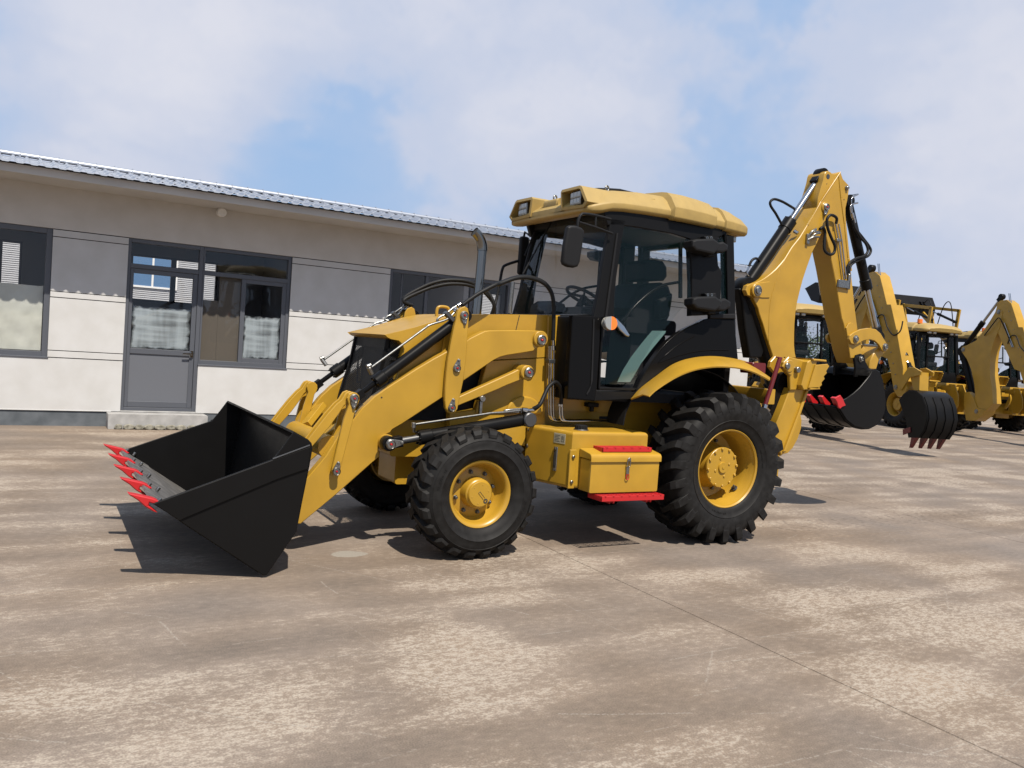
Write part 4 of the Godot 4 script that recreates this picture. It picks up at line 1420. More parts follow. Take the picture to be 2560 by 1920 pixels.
func build_cab(root: Node3D):
	var cab := root
	for s in [1.0, -1.0]:
		# front post with the door edge
		cab_plate(cab, "front_post", ZC, [1148, 500, 1300, 520, 1275, 640, 1240, 860, 1205, 1100, 1190, 1300, 1180, 1500, 975, 1500, 985, 1445, 1040, 1180, 1060, 1020, 1085, 880, 1120, 690], -0.05, 0.0, "black_paint", s, 0.008, 2)
		cab_plate(cab, "door_rubber", ZC, [1200, 655, 1216, 655, 1185, 900, 1150, 1150, 1105, 1490, 1085, 1490, 1130, 1150, 1165, 900], 0.0, 0.012, "black_plastic", s, 0.003)
		# lower corner of the cab, ahead of the door
		cab_plate(cab, "front_corner_panel", ZD, [128, 355, 415, 362, 395, 700, 370, 1100, 345, 1212, 76, 1187, 95, 800], -0.06, 0.004, "black_gloss", s, 0.01, 2)
		cab_plate(cab, "corner_strip", ZD, [325, 390, 338, 392, 320, 1000, 290, 1110, 262, 1150, 258, 1138, 300, 1060, 308, 900], 0.004, 0.012, "black_plastic", s, 0.003)
		# header below the roof
		cab_plate(cab, "header", Z4, [760, 225, 1000, 225, 1300, 262, 1500, 315, 1650, 372, 1650, 412, 1590, 440, 1390, 452, 1250, 410, 1000, 365, 880, 352, 800, 352], -0.05, 0.0, "black_paint", s, 0.006)
		# rear post that carries the work lamps
		cab_plate(cab, "rear_post", Z4, [1388, 440, 1592, 432, 1585, 560, 1592, 640, 1618, 690, 1612, 800, 1602, 990, 1398, 1000, 1402, 760] if s > 0.0 else [1505, 440, 1592, 432, 1596, 640, 1602, 990, 1510, 1000], -0.07, 0.0, "black_paint", s, 0.01, 2)
		cab_plate(cab, "rear_edge_post", Z4, [1634, 395, 1650, 398, 1676, 650, 1702, 985, 1728, 1310, 1708, 1310, 1684, 985, 1660, 650], -0.05, 0.0, "black_paint", s, 0.005)
		cab_plate(cab, "rear_sill", Z4, [1520, 990, 1702, 985, 1704, 1022, 1520, 1020], -0.02, 0.022, "black_plastic", s, 0.008, 2)
		# curved lower panel over the wheel
		var low := cab_plate(cab, "quarter_panel", ZD, [1385, 424, 1440, 392, 1500, 380, 1742, 392, 1778, 792, 1700, 783, 1500, 766, 1300, 788, 1130, 848, 960, 968, 800, 1093, 716, 1192, 715, 1160, 752, 1105, 800, 1000, 900, 835, 1000, 692, 1080, 608, 1170, 535, 1265, 478], -0.06, 0.006, "black_gloss", s, 0.008, 2)
		var st := mb()
		var emboss := [[1340, 560, 1150, 660, 1050, 750, 985, 830, 1080, 790, 1300, 725, 1500, 700, 1680, 698]]
		var ep := cab_pts(ZD, [1340, 560, 1240, 610, 1150, 668, 1050, 752, 975, 828, 1080, 790, 1180, 755, 1300, 725, 1400, 708, 1500, 700, 1680, 698])
		var line := []
		for p in ep:
			line.append(cab_frame(s) * Vector3(p.x, p.y, 0.006))
		tube(st, line, 0.005, 8)
		ep = cab_pts(ZD, [1372, 428, 1265, 478, 1170, 535, 1080, 608, 1000, 692, 900, 835, 800, 1000, 752, 1100])
		line = []
		for p in ep:
			line.append(cab_frame(s) * Vector3(p.x, p.y, 0.008))
		tube(st, line, 0.005, 8)
		put(low, "pressed_rib", st, "black_gloss")
		# door: frame, glass, lower glass, rail and handle
		cab_plate(cab, "sill", ZD, [345, 1112, 748, 1116, 712, 1196, 340, 1212], -0.06, 0.002, "black_paint", s, 0.006)
		var door := group_of(cab, "door")
		cab_plate(door, "bottom_rail", ZD, [385, 1072, 760, 1078, 742, 1108, 388, 1100], -0.03, 0.008, "black_paint", s, 0.005)
		cab_plate(door, "front_rail", ZD, [418, 420, 436, 420, 408, 850, 400, 1085, 382, 1085, 392, 850], -0.03, 0.008, "black_paint", s, 0.004)
		cab_pane(door, "window", Z4, [880, 352, 1000, 367, 1250, 412, 1388, 450, 1398, 880, 1300, 985, 1240, 1060, 1130, 1180, 1050, 1320, 990, 1490, 745, 1490, 765, 1200, 800, 900, 840, 600], -0.01, "cab_glass", s)
		cab_pane(door, "sticker_pane", ZD, [932, 506, 1070, 508, 1062, 530, 930, 690, 820, 835, 755, 950, 712, 1020, 582, 1020, 640, 900, 720, 770, 820, 640, 885, 560], -0.014, "lower_glass", s)
		cab_pane(cab, "rear_quarter_window", Z4, [1585, 425, 1640, 405, 1690, 985, 1600, 990], -0.02, "cab_glass", s)
		st = mb()
		var rail := cab_pts(Z4, [940, 1035, 1000, 950, 1080, 870, 1150, 815, 1230, 775, 1335, 755])
		var rp := []
		for p in rail:
			rp.append(cab_frame(s) * Vector3(p.x, p.y, -0.05))
		tube(st, spline(rp, 6), 0.013, 10)
		put(door, "grab_rail", st, "black_gloss")
		cab_plate(door, "handle", Z4, [832, 1022, 850, 1018, 905, 1075, 945, 1140, 935, 1152, 915, 1145, 870, 1100, 840, 1060], 0.004, 0.03, "chrome", s, 0.01, 3)
		cab_plate(cab, "door_post", Z4, [1334, 470, 1352, 470, 1352, 870, 1334, 870], -0.06, -0.03, "black_paint", s, 0.004)
		# mirror on its bracket
		var m := group_of(cab, "mirror")
		var zm := 0.80
		st = mb()
		var mo := PackedVector2Array()
		if s > 0.0:
			mo = outline(ZC, [715, 590, 740, 573, 800, 575, 860, 598, 885, 630, 880, 690, 840, 940, 820, 985, 780, 998, 720, 990, 675, 965, 664, 930, 680, 780, 705, 640], zm)
		else:
			var c0 := at_z(ZC, 262, 880, -zm)
			mo = rect(c0.x - 0.05, c0.y - 0.19, c0.x + 0.05, c0.y + 0.19, 0.03)
		extrude(st, mo, zm - 0.045, zm + 0.01, side_xf(s), 0.022, 4)
		put(m, "housing", st, "black_plastic")
		st = mb()
		if s > 0.0:
			tube(st, spline([at_z(ZC, 815, 600, 0.77), at_z(ZC, 822, 530, 0.77), at_z(ZC, 850, 470, 0.77), at_z(ZC, 890, 458, 0.76), at_z(ZC, 1000, 475, 0.72), at_z(ZC, 1145, 512, 0.68)], 6), 0.011, 10)
			tube(st, [at_z(ZC, 830, 540, 0.77), at_z(ZC, 990, 590, 0.73), at_z(ZC, 1165, 655, 0.69)], 0.009, 10)
			tube(st, [at_z(ZC, 1000, 475, 0.72), at_z(ZC, 995, 592, 0.73)], 0.007, 8)
		else:
			tube(st, spline([at_z(ZC, 235, 925, -0.79), at_z(ZC, 100, 970, -0.79), at_z(ZC, 65, 1010, -0.79), at_z(ZC, 40, 1130, -0.79), at_z(ZC, 0, 1330, -0.77), at_z(ZB, 730, 340, -0.70)], 6), 0.014, 10)
			tube(st, [at_z(ZC, 262, 760, -0.79), at_z(ZC, 290, 640, -0.79), at_z(ZC, 330, 670, -0.68)], 0.011, 8)
		put(m, "bracket", st, "black_plastic")
		# rear work lamps: two faceted housings on each post
		for h in [[[1318, 480, 1345, 468, 1470, 463, 1520, 500, 1500, 545, 1470, 575, 1345, 548, 1320, 520], [1500, 495, 1560, 480, 1598, 505, 1590, 545, 1560, 560, 1495, 555], [1462, 437, 1525, 435, 1532, 462, 1545, 500, 1540, 580, 1490, 580, 1475, 465]],
				[[1322, 885, 1350, 872, 1480, 868, 1535, 905, 1520, 948, 1480, 975, 1350, 955, 1322, 925], [1510, 895, 1575, 880, 1615, 905, 1612, 945, 1570, 972, 1505, 965], [1466, 842, 1545, 840, 1552, 870, 1555, 905, 1545, 990, 1495, 990, 1480, 870]]]:
			var lamp := group_of(cab, "work_lamp")
			cab_plate(lamp, "housing", Z4, h[0], 0.03, 0.16, "black_plastic", s, 0.018, 2)
			cab_plate(lamp, "housing", Z4, h[1], 0.02, 0.12, "black_plastic", s, 0.018, 2)
			cab_plate(lamp, "bracket", Z4, h[2], -0.005, 0.05, "black_plastic", s, 0.006)
			st = mb()
			for uv in [[h[2][0] + 20, h[2][1] + 12], [h[2][0] + 48, h[2][1] + 11]]:
				var q: Vector2 = cab_pts(Z4, uv)[0]
				lathe(st, [Vector2(0.007, 0.0), Vector2(0.007, 0.004), Vector2(0.013, 0.004), Vector2(0.013, 0.0)], 14, cab_frame(s) * Transform3D(Basis.IDENTITY, Vector3(q.x, q.y, 0.05)))
			put(lamp, "screw_ring", st, "zinc")
		# front turn signal, half clear and half amber
		var sig := group_of(cab, "turn_signal")
		for half in 2:
			st = mb()
			var q: Vector2 = cab_pts(Z4, [782, 1056])[0]
			var disc := PackedVector2Array()
			for k in 13:
				var t := PI * 0.5 + PI * k / 12.0 + (PI if half == 1 else 0.0)
				disc.append(q + Vector2(cos(t) * 0.060, sin(t) * 0.056))
			extrude(st, disc, 0.03, 0.085, cab_frame(s), 0.022, 4)
			put(sig, "lens", st, "orange_lamp" if half == 1 else "clear_lamp")
		st = mb()
		var q2: Vector2 = cab_pts(Z4, [782, 1056])[0]
		var b0 := cab_frame(s) * Vector3(q2.x, q2.y, -0.02)
		cyl(st, b0, b0 + Vector3(0, 0, 0.05 * s), 0.02, -1.0, 12)
		put(sig, "stalk", st, "black_plastic")
	# windscreen, rear window, floor, back and roof lining
	var st := mb()
	var rows := []
	for k in 7:
		var t := k / 6.0
		var y := lerpf(1.84, 2.74, t)
		var x := lerpf(1.095, 1.265, t)
		var row := []
		for j in 9:
			var u := lerpf(-1.0, 1.0, j / 8.0)
			row.append(Vector3(x - 0.05 * (1.0 - u * u), y, u * (0.69 - LEAN * (y - 1.9) - 0.03)))
		rows.append(row)
	for k in 6:
		for j in 8:
			var nw: Vector3 = (rows[k + 1][j] - rows[k][j]).cross(rows[k][j + 1] - rows[k][j]).normalized()
			quad(st, rows[k][j], rows[k][j + 1], rows[k + 1][j + 1], rows[k + 1][j], nw)
	put(cab, "windscreen", st, "cab_glass")
	st = mb()
	box(st, Vector3(0.93, 1.18, -0.66), Vector3(2.62, 1.26, 0.66), 0.01)
	put(cab, "floor", st, "cab_trim")
	st = mb()
	box(st, Vector3(0.90, 1.26, -0.66), Vector3(0.95, 1.86, 0.66), 0.01)
	bar(st, Vector3(0.93, 1.85, 0), Vector3(1.08, 1.87, 0), 0.04, 1.32)
	put(cab, "front_wall", st, "black_paint")
	st = mb()
	box(st, Vector3(1.22, 2.70, -0.60), Vector3(2.55, 2.76, 0.60), 0.01)
	put(cab, "headlining", st, "cab_trim")
	st = mb()
	for s in [1.0, -1.0]:
		bar(st, Vector3(2.66, 1.6, s * 0.66), Vector3(2.56, 2.72, s * 0.60), 0.09, 0.09)
	box(st, Vector3(2.55, 2.66, -0.6), Vector3(2.62, 2.74, 0.6), 0.01)
	box(st, Vector3(2.62, 1.2, -0.66), Vector3(2.68, 1.66, 0.66), 0.01)
	put(cab, "rear_frame", st, "black_paint")
	st = mb()
	quad(st, Vector3(2.655, 1.66, -0.64), Vector3(2.655, 1.66, 0.64), Vector3(2.57, 2.68, 0.58), Vector3(2.57, 2.68, -0.58), Vector3(1, 0, 0))
	put(cab, "rear_window", st, "cab_glass")
	for s in [1.0, -1.0]:
		st = mb()
		for z in [0.28, 0.44]:
			box(st, Vector3(2.72, 2.70, s * z - 0.055), Vector3(2.79, 2.775, s * z + 0.055), 0.012)
		put(cab, "rear_lamp", st, "clear_lamp")
	# seat
	var seat := group_of(cab, "seat")
	st = mb()
	extrude(st, outline(ZC, [1432, 960, 1470, 925, 1560, 912, 1650, 930, 1688, 990, 1690, 1090, 1660, 1130, 1470, 1138, 1432, 1110], 0.10), -0.15, 0.15, Transform3D.IDENTITY, 0.04, 4)
	put(seat, "headrest", st, "seat_cloth")
	st = mb()
	extrude(st, outline(ZC, [1380, 1200, 1450, 1155, 1620, 1145, 1690, 1180, 1715, 1260, 1700, 1480, 1640, 1600, 1330, 1600, 1270, 1400], 0.16), -0.24, 0.24, Transform3D.IDENTITY, 0.05, 4)
	put(seat, "backrest", st, "seat_cloth")
	st = mb()
	var sb := at_z(ZC, 1500, 1560, 0.0)
	box(st, Vector3(sb.x - 0.42, sb.y - 0.10, -0.25), Vector3(sb.x + 0.16, sb.y + 0.04, 0.25), 0.04)
	box(st, Vector3(sb.x - 0.3, 1.26, -0.18), Vector3(sb.x + 0.1, sb.y - 0.1, 0.18), 0.02)
	put(seat, "cushion", st, "seat_cloth")
	st = mb()
	extrude(st, outline(ZC, [1630, 1320, 1755, 1255, 1755, 1300, 1735, 1430, 1690, 1500, 1630, 1520], 0.34), 0.26, 0.36, Transform3D.IDENTITY, 0.02, 2)
	put(seat, "armrest", st, "cab_trim")
	# steering wheel and console
	var sw := Vector3(1.40, 2.07, 0.08)
	st = mb()
	var wheel := Transform3D(axes_for(Vector3(0.45, 0.9, 0)), sw)
	lathe(st, torus_profile(0.17, 0.015), 32, wheel)
	for k in 3:
		var t := TAU * k / 3.0 + 0.4
		bar(st, wheel * Vector3(0, 0, 0), wheel * (Vector3(cos(t), sin(t), 0) * 0.165), 0.025, 0.012)
	cyl(st, wheel * Vector3(0, 0, -0.35), wheel * Vector3(0, 0, 0.01), 0.04, 0.03)
	put(cab, "steering_wheel", st, "black_plastic")
	st = mb()
	box(st, Vector3(1.13, 1.70, -0.52), Vector3(1.34, 1.90, 0.52), 0.03)
	extrude(st, PackedVector2Array([Vector2(1.12, 1.86), Vector2(1.14, 1.98), Vector2(1.20, 2.02), Vector2(1.30, 2.00), Vector2(1.36, 1.88)]), -0.42, -0.06, Transform3D.IDENTITY, 0.03, 3)
	extrude(st, PackedVector2Array([Vector2(1.16, 1.86), Vector2(1.20, 1.96), Vector2(1.34, 1.98), Vector2(1.42, 1.86)]), 0.06, 0.40, Transform3D.IDENTITY, 0.03, 3)
	put(cab, "dashboard", st, "cab_trim")
	st = mb()
	for w in [[440, 650, 345, 880], [625, 520, 330, 1060], [430, 690, 325, 1060]]:
		var a := at_z(ZC, w[0], w[1], -0.25 if w[0] > 500 else -0.52)
		var b := at_z(ZC, w[2], w[3], -0.25 if w[0] > 500 else -0.52)
		tube(st, [a + Vector3(-0.06, 0, 0), b + Vector3(-0.06, 0, 0)], 0.008, 8)
	put(cab, "wiper", st, "black_plastic")
	st = mb()
	var dp := at_z(ZB, 915, 60, -0.1)
	tube(st, [at_z(ZB, 900, 330, -0.1), at_z(ZB, 905, 250, -0.1), at_z(ZB, 930, 20, -0.1)], 0.018, 10)
	put(cab, "washer_pipe", st, "zinc")
	build_roof(root)

func torus_profile(R: float, r: float) -> Array:
	var o := []
	for k in 13:
		var t := TAU * k / 12.0
		o.append(Vector2(R + cos(t) * r, sin(t) * r))
	return o

func build_roof(root: Node3D):
	var roof := group_of(root, "cab_roof")
	var secs := [   # x, half width, underside, edge, shoulder, top
		[0.985, 0.60, 2.735, 2.76, 2.785, 2.80], [1.00, 0.645, 2.715, 2.765, 2.80, 2.815], [1.05, 0.66, 2.715, 2.78, 2.83, 2.85], [1.12, 0.668, 2.725, 2.80, 2.885, 2.905], [1.22, 0.67, 2.755, 2.825, 2.94, 2.955],
		[1.34, 0.67, 2.768, 2.838, 2.965, 2.985], [1.55, 0.67, 2.776, 2.845, 2.985, 3.005], [1.80, 0.672, 2.780, 2.850, 2.992, 3.012], [1.83, 0.672, 2.780, 2.850, 2.990, 3.010], [1.855, 0.704, 2.768, 2.880, 3.026, 3.042],
		[2.02, 0.704, 2.766, 2.880, 3.026, 3.042], [2.20, 0.698, 2.762, 2.874, 3.016, 3.032], [2.34, 0.690, 2.758, 2.864, 3.002, 3.018], [2.36, 0.664, 2.768, 2.842, 2.976, 2.995], [2.46, 0.664, 2.764, 2.838, 2.970, 2.99],
		[2.475, 0.680, 2.756, 2.850, 2.985, 3.002], [2.62, 0.672, 2.750, 2.842, 2.965, 2.98], [2.74, 0.645, 2.750, 2.835, 2.935, 2.95], [2.82, 0.59, 2.755, 2.83, 2.90, 2.91], [2.86, 0.52, 2.77, 2.82, 2.86, 2.87]]
	# hold the steps crisp with close sections on both sides of each
	var tight := []
	for i in secs.size():
		tight.append(secs[i])
		if i + 1 < secs.size() and secs[i + 1][0] - secs[i][0] < 0.03 and secs[i][0] > 1.5:
			var a: Array = secs[i].duplicate()
			a[0] += 0.004
			var b: Array = secs[i + 1].duplicate()
			b[0] -= 0.004
			tight.append(a)
			tight.append(b)
	var rings := []
	for q in tight:
		var x: float = q[0]
		var w: float = q[1]
		var half := [Vector2(w - 0.10, q[2] + 0.004), Vector2(w - 0.035, q[2]), Vector2(w - 0.008, q[2] + 0.012), Vector2(w, q[2] + 0.03), Vector2(w, q[3] - 0.01), Vector2(w - 0.002, q[3]), Vector2(w - 0.014, q[3] + 0.014), Vector2(w - 0.07, lerpf(q[3], q[4], 0.62)), Vector2(w - 0.13, q[4] - 0.012), Vector2(w - 0.20, q[4]), Vector2(w * 0.4, q[5])]
		var ring := []
		for p in half:
			ring.append(Vector3(x, p.y, p.x))
		for i in range(half.size() - 1, -1, -1):
			ring.append(Vector3(x, half[i].y, -half[i].x))
		rings.append(ring)
	var st := mb()
	loft(st, rings, true, true)
	put(roof, "shell", st, "roof_yellow")
	# pods with a lamp each
	for s in [1.0, -1.0]:
		var pod := group_of(roof, "lamp_pod")
		st = mb()
		var o := PackedVector2Array([Vector2(0.255, 2.765), Vector2(0.235, 2.925), Vector2(0.255, 2.942), Vector2(0.525, 2.945), Vector2(0.555, 2.93), Vector2(0.655, 2.80), Vector2(0.60, 2.755)])
		var inn := inset(o, 0.024) if not Geometry2D.is_polygon_clockwise(o) else inset(o, -0.024)
		var ia := 0.0
		for i in inn.size():
			ia += inn[i].cross(inn[(i + 1) % inn.size()])
		var oa := 0.0
		for i in o.size():
			oa += o[i].cross(o[(i + 1) % o.size()])
		if absf(ia) > absf(oa):
			inn = inset(o, -0.024 if not Geometry2D.is_polygon_clockwise(o) else 0.024)
		var n := o.size()
		for i in n:
			var j := (i + 1) % n
			var f := func(p: Vector2, x: float): return Vector3(x, p.y, p.x * s)
			var mid := Vector3(1.1, 2.86, 0.42 * s)
			var a: Vector3 = f.call(o[i], 0.975)
			var b: Vector3 = f.call(o[j], 0.975)
			quad(st, a, b, f.call(o[j], 1.42), f.call(o[i], 1.42), (a + b) * 0.5 - mid + Vector3(0.125, 0, 0))
			quad(st, a, b, f.call(inn[j], 0.970), f.call(inn[i], 0.970), Vector3(-1, 0, 0))
			quad(st, f.call(inn[i], 0.970), f.call(inn[j], 0.970), f.call(inn[j], 1.10), f.call(inn[i], 1.10), mid - (a + b) * 0.5)
		var idx := Geometry2D.triangulate_polygon(inn)
		for t in range(0, idx.size(), 3):
			tri(st, Vector3(1.10, inn[idx[t]].y, inn[idx[t]].x * s), Vector3(1.10, inn[idx[t + 1]].y, inn[idx[t + 1]].x * s), Vector3(1.10, inn[idx[t + 2]].y, inn[idx[t + 2]].x * s), Vector3(-1, 0, 0), Vector3(-1, 0, 0), Vector3(-1, 0, 0))
		put(pod, "shroud", st, "roof_yellow")
		st = mb()
		var lx := Transform3D(Basis(Vector3(0, 1, 0), -0.06), Vector3(1.02, 2.852, 0.44 * s))
		box(st, Vector3(-0.022, -0.062, -0.088), Vector3(0.06, 0.062, 0.088), 0.012, lx)
		put(pod, "lamp_body", st, "zinc")
		st = mb()
		for row in 2:
			for col in 3:
				box(st, Vector3(-0.028, -0.055 + row * 0.057, -0.078 + col * 0.053), Vector3(-0.020, -0.004 + row * 0.057, -0.030 + col * 0.053), 0.004, lx)
		put(pod, "lamp_lens", st, "clear_lamp")
	# middle bump, hooks, cables
	st = mb()
	box(st, Vector3(1.03, 2.80, -0.16), Vector3(1.5, 2.905, 0.11), 0.03)
	put(roof, "front_bump", st, "roof_yellow")
	st = mb()
	for h in [at_z(ZC, 1110, 205, 0.42), at_z(ZC, 592, 300, -0.30)]:
		lathe(st, torus_profile(0.022, 0.008), 16, Transform3D(axes_for(Vector3(0.3, 0, 1)), h))
		cyl(st, h + Vector3(0, -0.07, 0), h + Vector3(0, -0.02, 0), 0.012)
	put(roof, "lifting_eye", st, "zinc")
	st = mb()
	extrude(st, outline(ZC, [935, 208, 1000, 202, 1100, 204, 1220, 212, 1364, 248, 1340, 262, 1200, 250, 1000, 240], 0.30), 0.10, 0.34, Transform3D.IDENTITY, 0.01, 2)
	put(roof, "hatch_seal", st, "black_plastic")
	# embossed chevron on the roof's side
	st = mb()
	for w in [[1285, 290, 1390, 322], [1390, 322, 1555, 320]]:
		var a := at_z(ZC, w[0], w[1], 0.56)
		var b := at_z(ZC, w[2], w[3], 0.56)
		bar(st, a, b, 0.012, 0.10)
	put(roof, "embossed_chevron", st, "roof_yellow")

func build_fender(root: Node3D):
	for s in [1.0, -1.0]:
		var top := []
		var out := []
		var u := [[710, 1195], [800, 1093], [960, 968], [1130, 848], [1300, 789], [1500, 767], [1700, 784], [1890, 830], [1995, 905], [2098, 1003]]
		var l := [[890, 1165], [955, 1105], [1080, 1020], [1210, 950], [1370, 895], [1560, 870], [1760, 880], [1900, 912], [2000, 955], [2096, 1006]]
		for p in u:
			top.append(mz(at_z(ZD, p[0], p[1], 0.735), s))
		for p in l:
			out.append(mz(at_z(ZD, p[0], p[1], 1.08), s))
		top = spline(top, 4)
		out = spline(out, 4)
		var mid := []
		for i in top.size():
			var m: Vector3 = top[i].lerp(out[i], 0.66)
			mid.append(m + Vector3(0, 0.022, 0))
		var st := mb()
		sheet(st, [top, mid, out], 0.012)
		put(root, "rear_fender", st, "yellow")
		# inner wheel arch
		st = mb()
		var a := []
		var b := []
		for k in 17:
			var t := PI * k / 16.0
			a.append(Vector3(2.20 - cos(t) * 0.72, 0.98 + sin(t) * 0.52, s * 0.70))
			b.append(Vector3(2.20 - cos(t) * 0.72, 0.98 + sin(t) * 0.52, s * 0.46))
		sheet(st, [a, b], 0.01)
		put(root, "wheel_arch", st, "black_plastic")
		st = mb()
		var lp := at_z(ZD, 1945, 880, 0.90)
		box(st, Vector3(lp.x - 0.075, lp.y - 0.05, s * 0.80), Vector3(lp.x + 0.075, lp.y + 0.05, s * 0.96), 0.015)
		put(root, "tail_lamp", st, "dark_red")

# ---------------------------------------------------------------- backhoe and stabilisers
func washer_pin(root: Node3D, at: Vector3, r: float, z: float, material := "zinc"):
	var st := mb()
	lathe(st, [Vector2(r, 0.0), Vector2(r * 0.97, 0.008), Vector2(r * 0.72, 0.010), Vector2(r * 0.70, 0.022), Vector2(r * 0.55, 0.026), Vector2(r * 0.5, 0.020), Vector2(0.0, 0.020)], 24, Transform3D(Basis.IDENTITY, Vector3(at.x, at.y, z)))
	lathe(st, [Vector2(r, 0.0), Vector2(r * 0.97, 0.008), Vector2(r * 0.6, 0.010), Vector2(0.0, 0.012)], 20, Transform3D(Basis(Vector3(1, 0, 0), Vector3(0, -1, 0), Vector3(0, 0, -1)), Vector3(at.x, at.y, -z)))
	cyl(st, Vector3(at.x, at.y, -z), Vector3(at.x, at.y, z + 0.004), r * 0.6, -1.0, 16)
	put(root, "pin", st, material)

func build_rear_frame(root: Node3D):
	# rear frame and swing post
	var st := mb()
	box(st, Vector3(2.98, 0.52, -0.95), Vector3(3.10, 0.76, 0.95), 0.01)
	box(st, Vector3(2.98, 1.22, -0.85), Vector3(3.08, 1.36, 0.85), 0.01)
	for z in [-0.62, -0.30, 0.30, 0.62]:
		box(st, Vector3(2.99, 0.7, z - 0.02), Vector3(3.08, 1.30, z + 0.02), 0.006)
	put(root, "rear_frame_bars", st, "yellow")
	st = mb()
	box(st, Vector3(3.08, 0.55, -0.17), Vector3(3.42, 0.66, 0.17), 0.02)
	box(st, Vector3(3.08, 1.16, -0.17), Vector3(3.42, 1.27, 0.17), 0.02)
	cyl(st, Vector3(3.22, 0.55, 0), Vector3(3.22, 1.30, 0), 0.09, -1.0, 24)
	for z in [-0.15, 0.12]:
		extrude(st, PackedVector2Array([Vector2(3.25, 0.58), Vector2(3.62, 0.60), Vector2(3.75, 0.78), Vector2(3.72, 1.05), Vector2(3.55, 1.34), Vector2(3.35, 1.34), Vector2(3.22, 1.2)]), z, z + 0.03)
	put(root, "swing_post", st, "yellow")
	st = mb()
	for s in [-1.0, 1.0]:
		cyl(st, Vector3(2.75, 0.92, s * 0.35), Vector3(3.25, 0.92, s * 0.17), 0.055, -1.0, 20)
	put(root, "swing_cylinders", st, "black_paint")

func build_backhoe(root: Node3D):
	# boom
	var bz := 0.125
	var st := mb()
	var o := outline(ZE, [300, 1215, 312, 1175, 345, 1152, 400, 1128, 450, 1100, 510, 1055, 560, 1010, 610, 955, 650, 905, 720, 790, 800, 690, 870, 575, 940, 455, 1000, 352, 1030, 335, 1065, 342, 1092, 372, 1098, 420, 1080, 500, 1040, 600, 1000, 690, 960, 775, 930, 832, 870, 1000, 830, 1120, 800, 1235, 775, 1340, 758, 1440, 748, 1560, 745, 1659], bz)
	o.append_array(outline(ZF, [584, 330, 590, 400, 605, 470, 600, 640, 560, 800, 430, 800, 415, 640, 398, 520, 370, 440, 340, 350, 300, 225, 270, 120, 235, 20], bz))
	o.append_array(outline(ZE, [380, 1400, 345, 1330, 325, 1280], bz))
	extrude(st, o, -bz, bz, Transform3D.IDENTITY, 0.006)
	var boom := put(root, "boom", st, "yellow")
	st = mb()
	var bp := at_z(ZE, 372, 1225, 0.16)
	boss(st, bp, 0.072, -0.168, 0.168)
	put(boom, "pin_boss", st, "yellow")
	for zz in [[0.08, 0.135], [-0.135, -0.08]]:
		st = mb()
		extrude(st, outline(ZE, [160, 1225, 175, 1180, 215, 1160, 310, 1150, 400, 1140, 400, 1300, 330, 1300, 240, 1290, 180, 1275], 0.0), zz[0], zz[1])
		put(boom, "cylinder_ear", st, "yellow")
	# the cut line along the boom's side
	st = mb()
	var line := []
	for p in [[655, 905], [600, 1020], [560, 1130], [530, 1230], [505, 1340], [492, 1450], [486, 1659]]:
		line.append(at_z(ZE, p[0], p[1], bz + 0.001))
	line.append(at_z(ZF, 330, 330, bz + 0.001))
	for i in line.size() - 1:
		bar(st, line[i], line[i + 1], 0.006, 0.006)
	put(boom, "weld_line", st, "yellow")
	washer_pin(root, bp, 0.054, 0.168)
	# dipper
	var dz := 0.118
	st = mb()
	o = outline(ZE, [1046, 62, 1058, 38, 1080, 28, 1105, 38, 1125, 56, 1155, 58, 1185, 44, 1206, 38, 1218, 70, 1232, 110, 1262, 142, 1288, 172, 1293, 205, 1286, 260, 1276, 320, 1258, 400, 1258, 470, 1275, 650, 1290, 850, 1310, 1030, 1330, 1210, 1350, 1400, 1380, 1659], dz)
	o.append_array(outline(ZF, [1210, 160, 1225, 300, 1228, 430, 1205, 500, 1178, 515, 1140, 400, 1105, 250, 1078, 120], dz))
	o.append_array(outline(ZE, [1218, 1500, 1190, 1330, 1160, 1150, 1130, 1000, 1105, 880, 1080, 760, 1040, 600, 990, 470, 970, 400, 985, 290, 1012, 200, 1035, 120], dz))
	extrude(st, o, -dz, dz, Transform3D.IDENTITY, 0.006)
	var dip := put(root, "dipper_arm", st, "yellow")
	st = mb()
	for w in [[1206, 40, 1010, 335], [1010, 335, 880, 570]]:
		bar(st, at_z(ZE, w[0], w[1], bz + 0.002), at_z(ZE, w[2], w[3], bz + 0.002), 0.012, 0.012)
	put(dip, "weld_line", st, "yellow")
	st = mb()
	for w in [[1192, 60, 1215, 300], [1215, 300, 1250, 560], [1250, 560, 1285, 900], [1285, 900, 1310, 1030]]:
		bar(st, at_z(ZE, w[0], w[1], dz + 0.001), at_z(ZE, w[2], w[3], dz + 0.001), 0.03, 0.012)
	put(dip, "flange", st, "yellow")
	st = mb()
	extrude(st, outline(ZE, [1258, 1600, 1280, 1555, 1305, 1545, 1330, 1560, 1365, 1620, 1400, 1720, 1420, 1900, 1300, 1900], dz + 0.01), dz, dz + 0.018, Transform3D.IDENTITY, 0.004)
	put(dip, "reinforcing_plate", st, "yellow")
	st = mb()
	boss(st, at_z(ZE, 1055, 395, 0.13), 0.058, -0.14, 0.140)
	put(boom, "dipper_boss", st, "yellow")
	lock_pin(root, at_z(ZE, 1062, 392, 0.14), Vector2(-0.012, -0.075), 1.0, 0.040)
	var hole := mb()
	for p in [[1080, 85, 0.026], [1068, 158, 0.005], [1240, 315, 0.006]]:
		var q := at_z(ZE, p[0], p[1], dz)
		cyl(hole, q + Vector3(0, 0, -0.01), q + Vector3(0, 0, 0.003), p[2], -1.0, 16, 0.0)
	put(dip, "pin_hole", hole, "steel_dark")
	washer_pin(root, at_z(ZE, 1264, 200, dz), 0.026, dz + 0.002)
	# dipper cylinder on top of the boom
	var c0 := at_z(ZE, 250, 1200, 0.0)
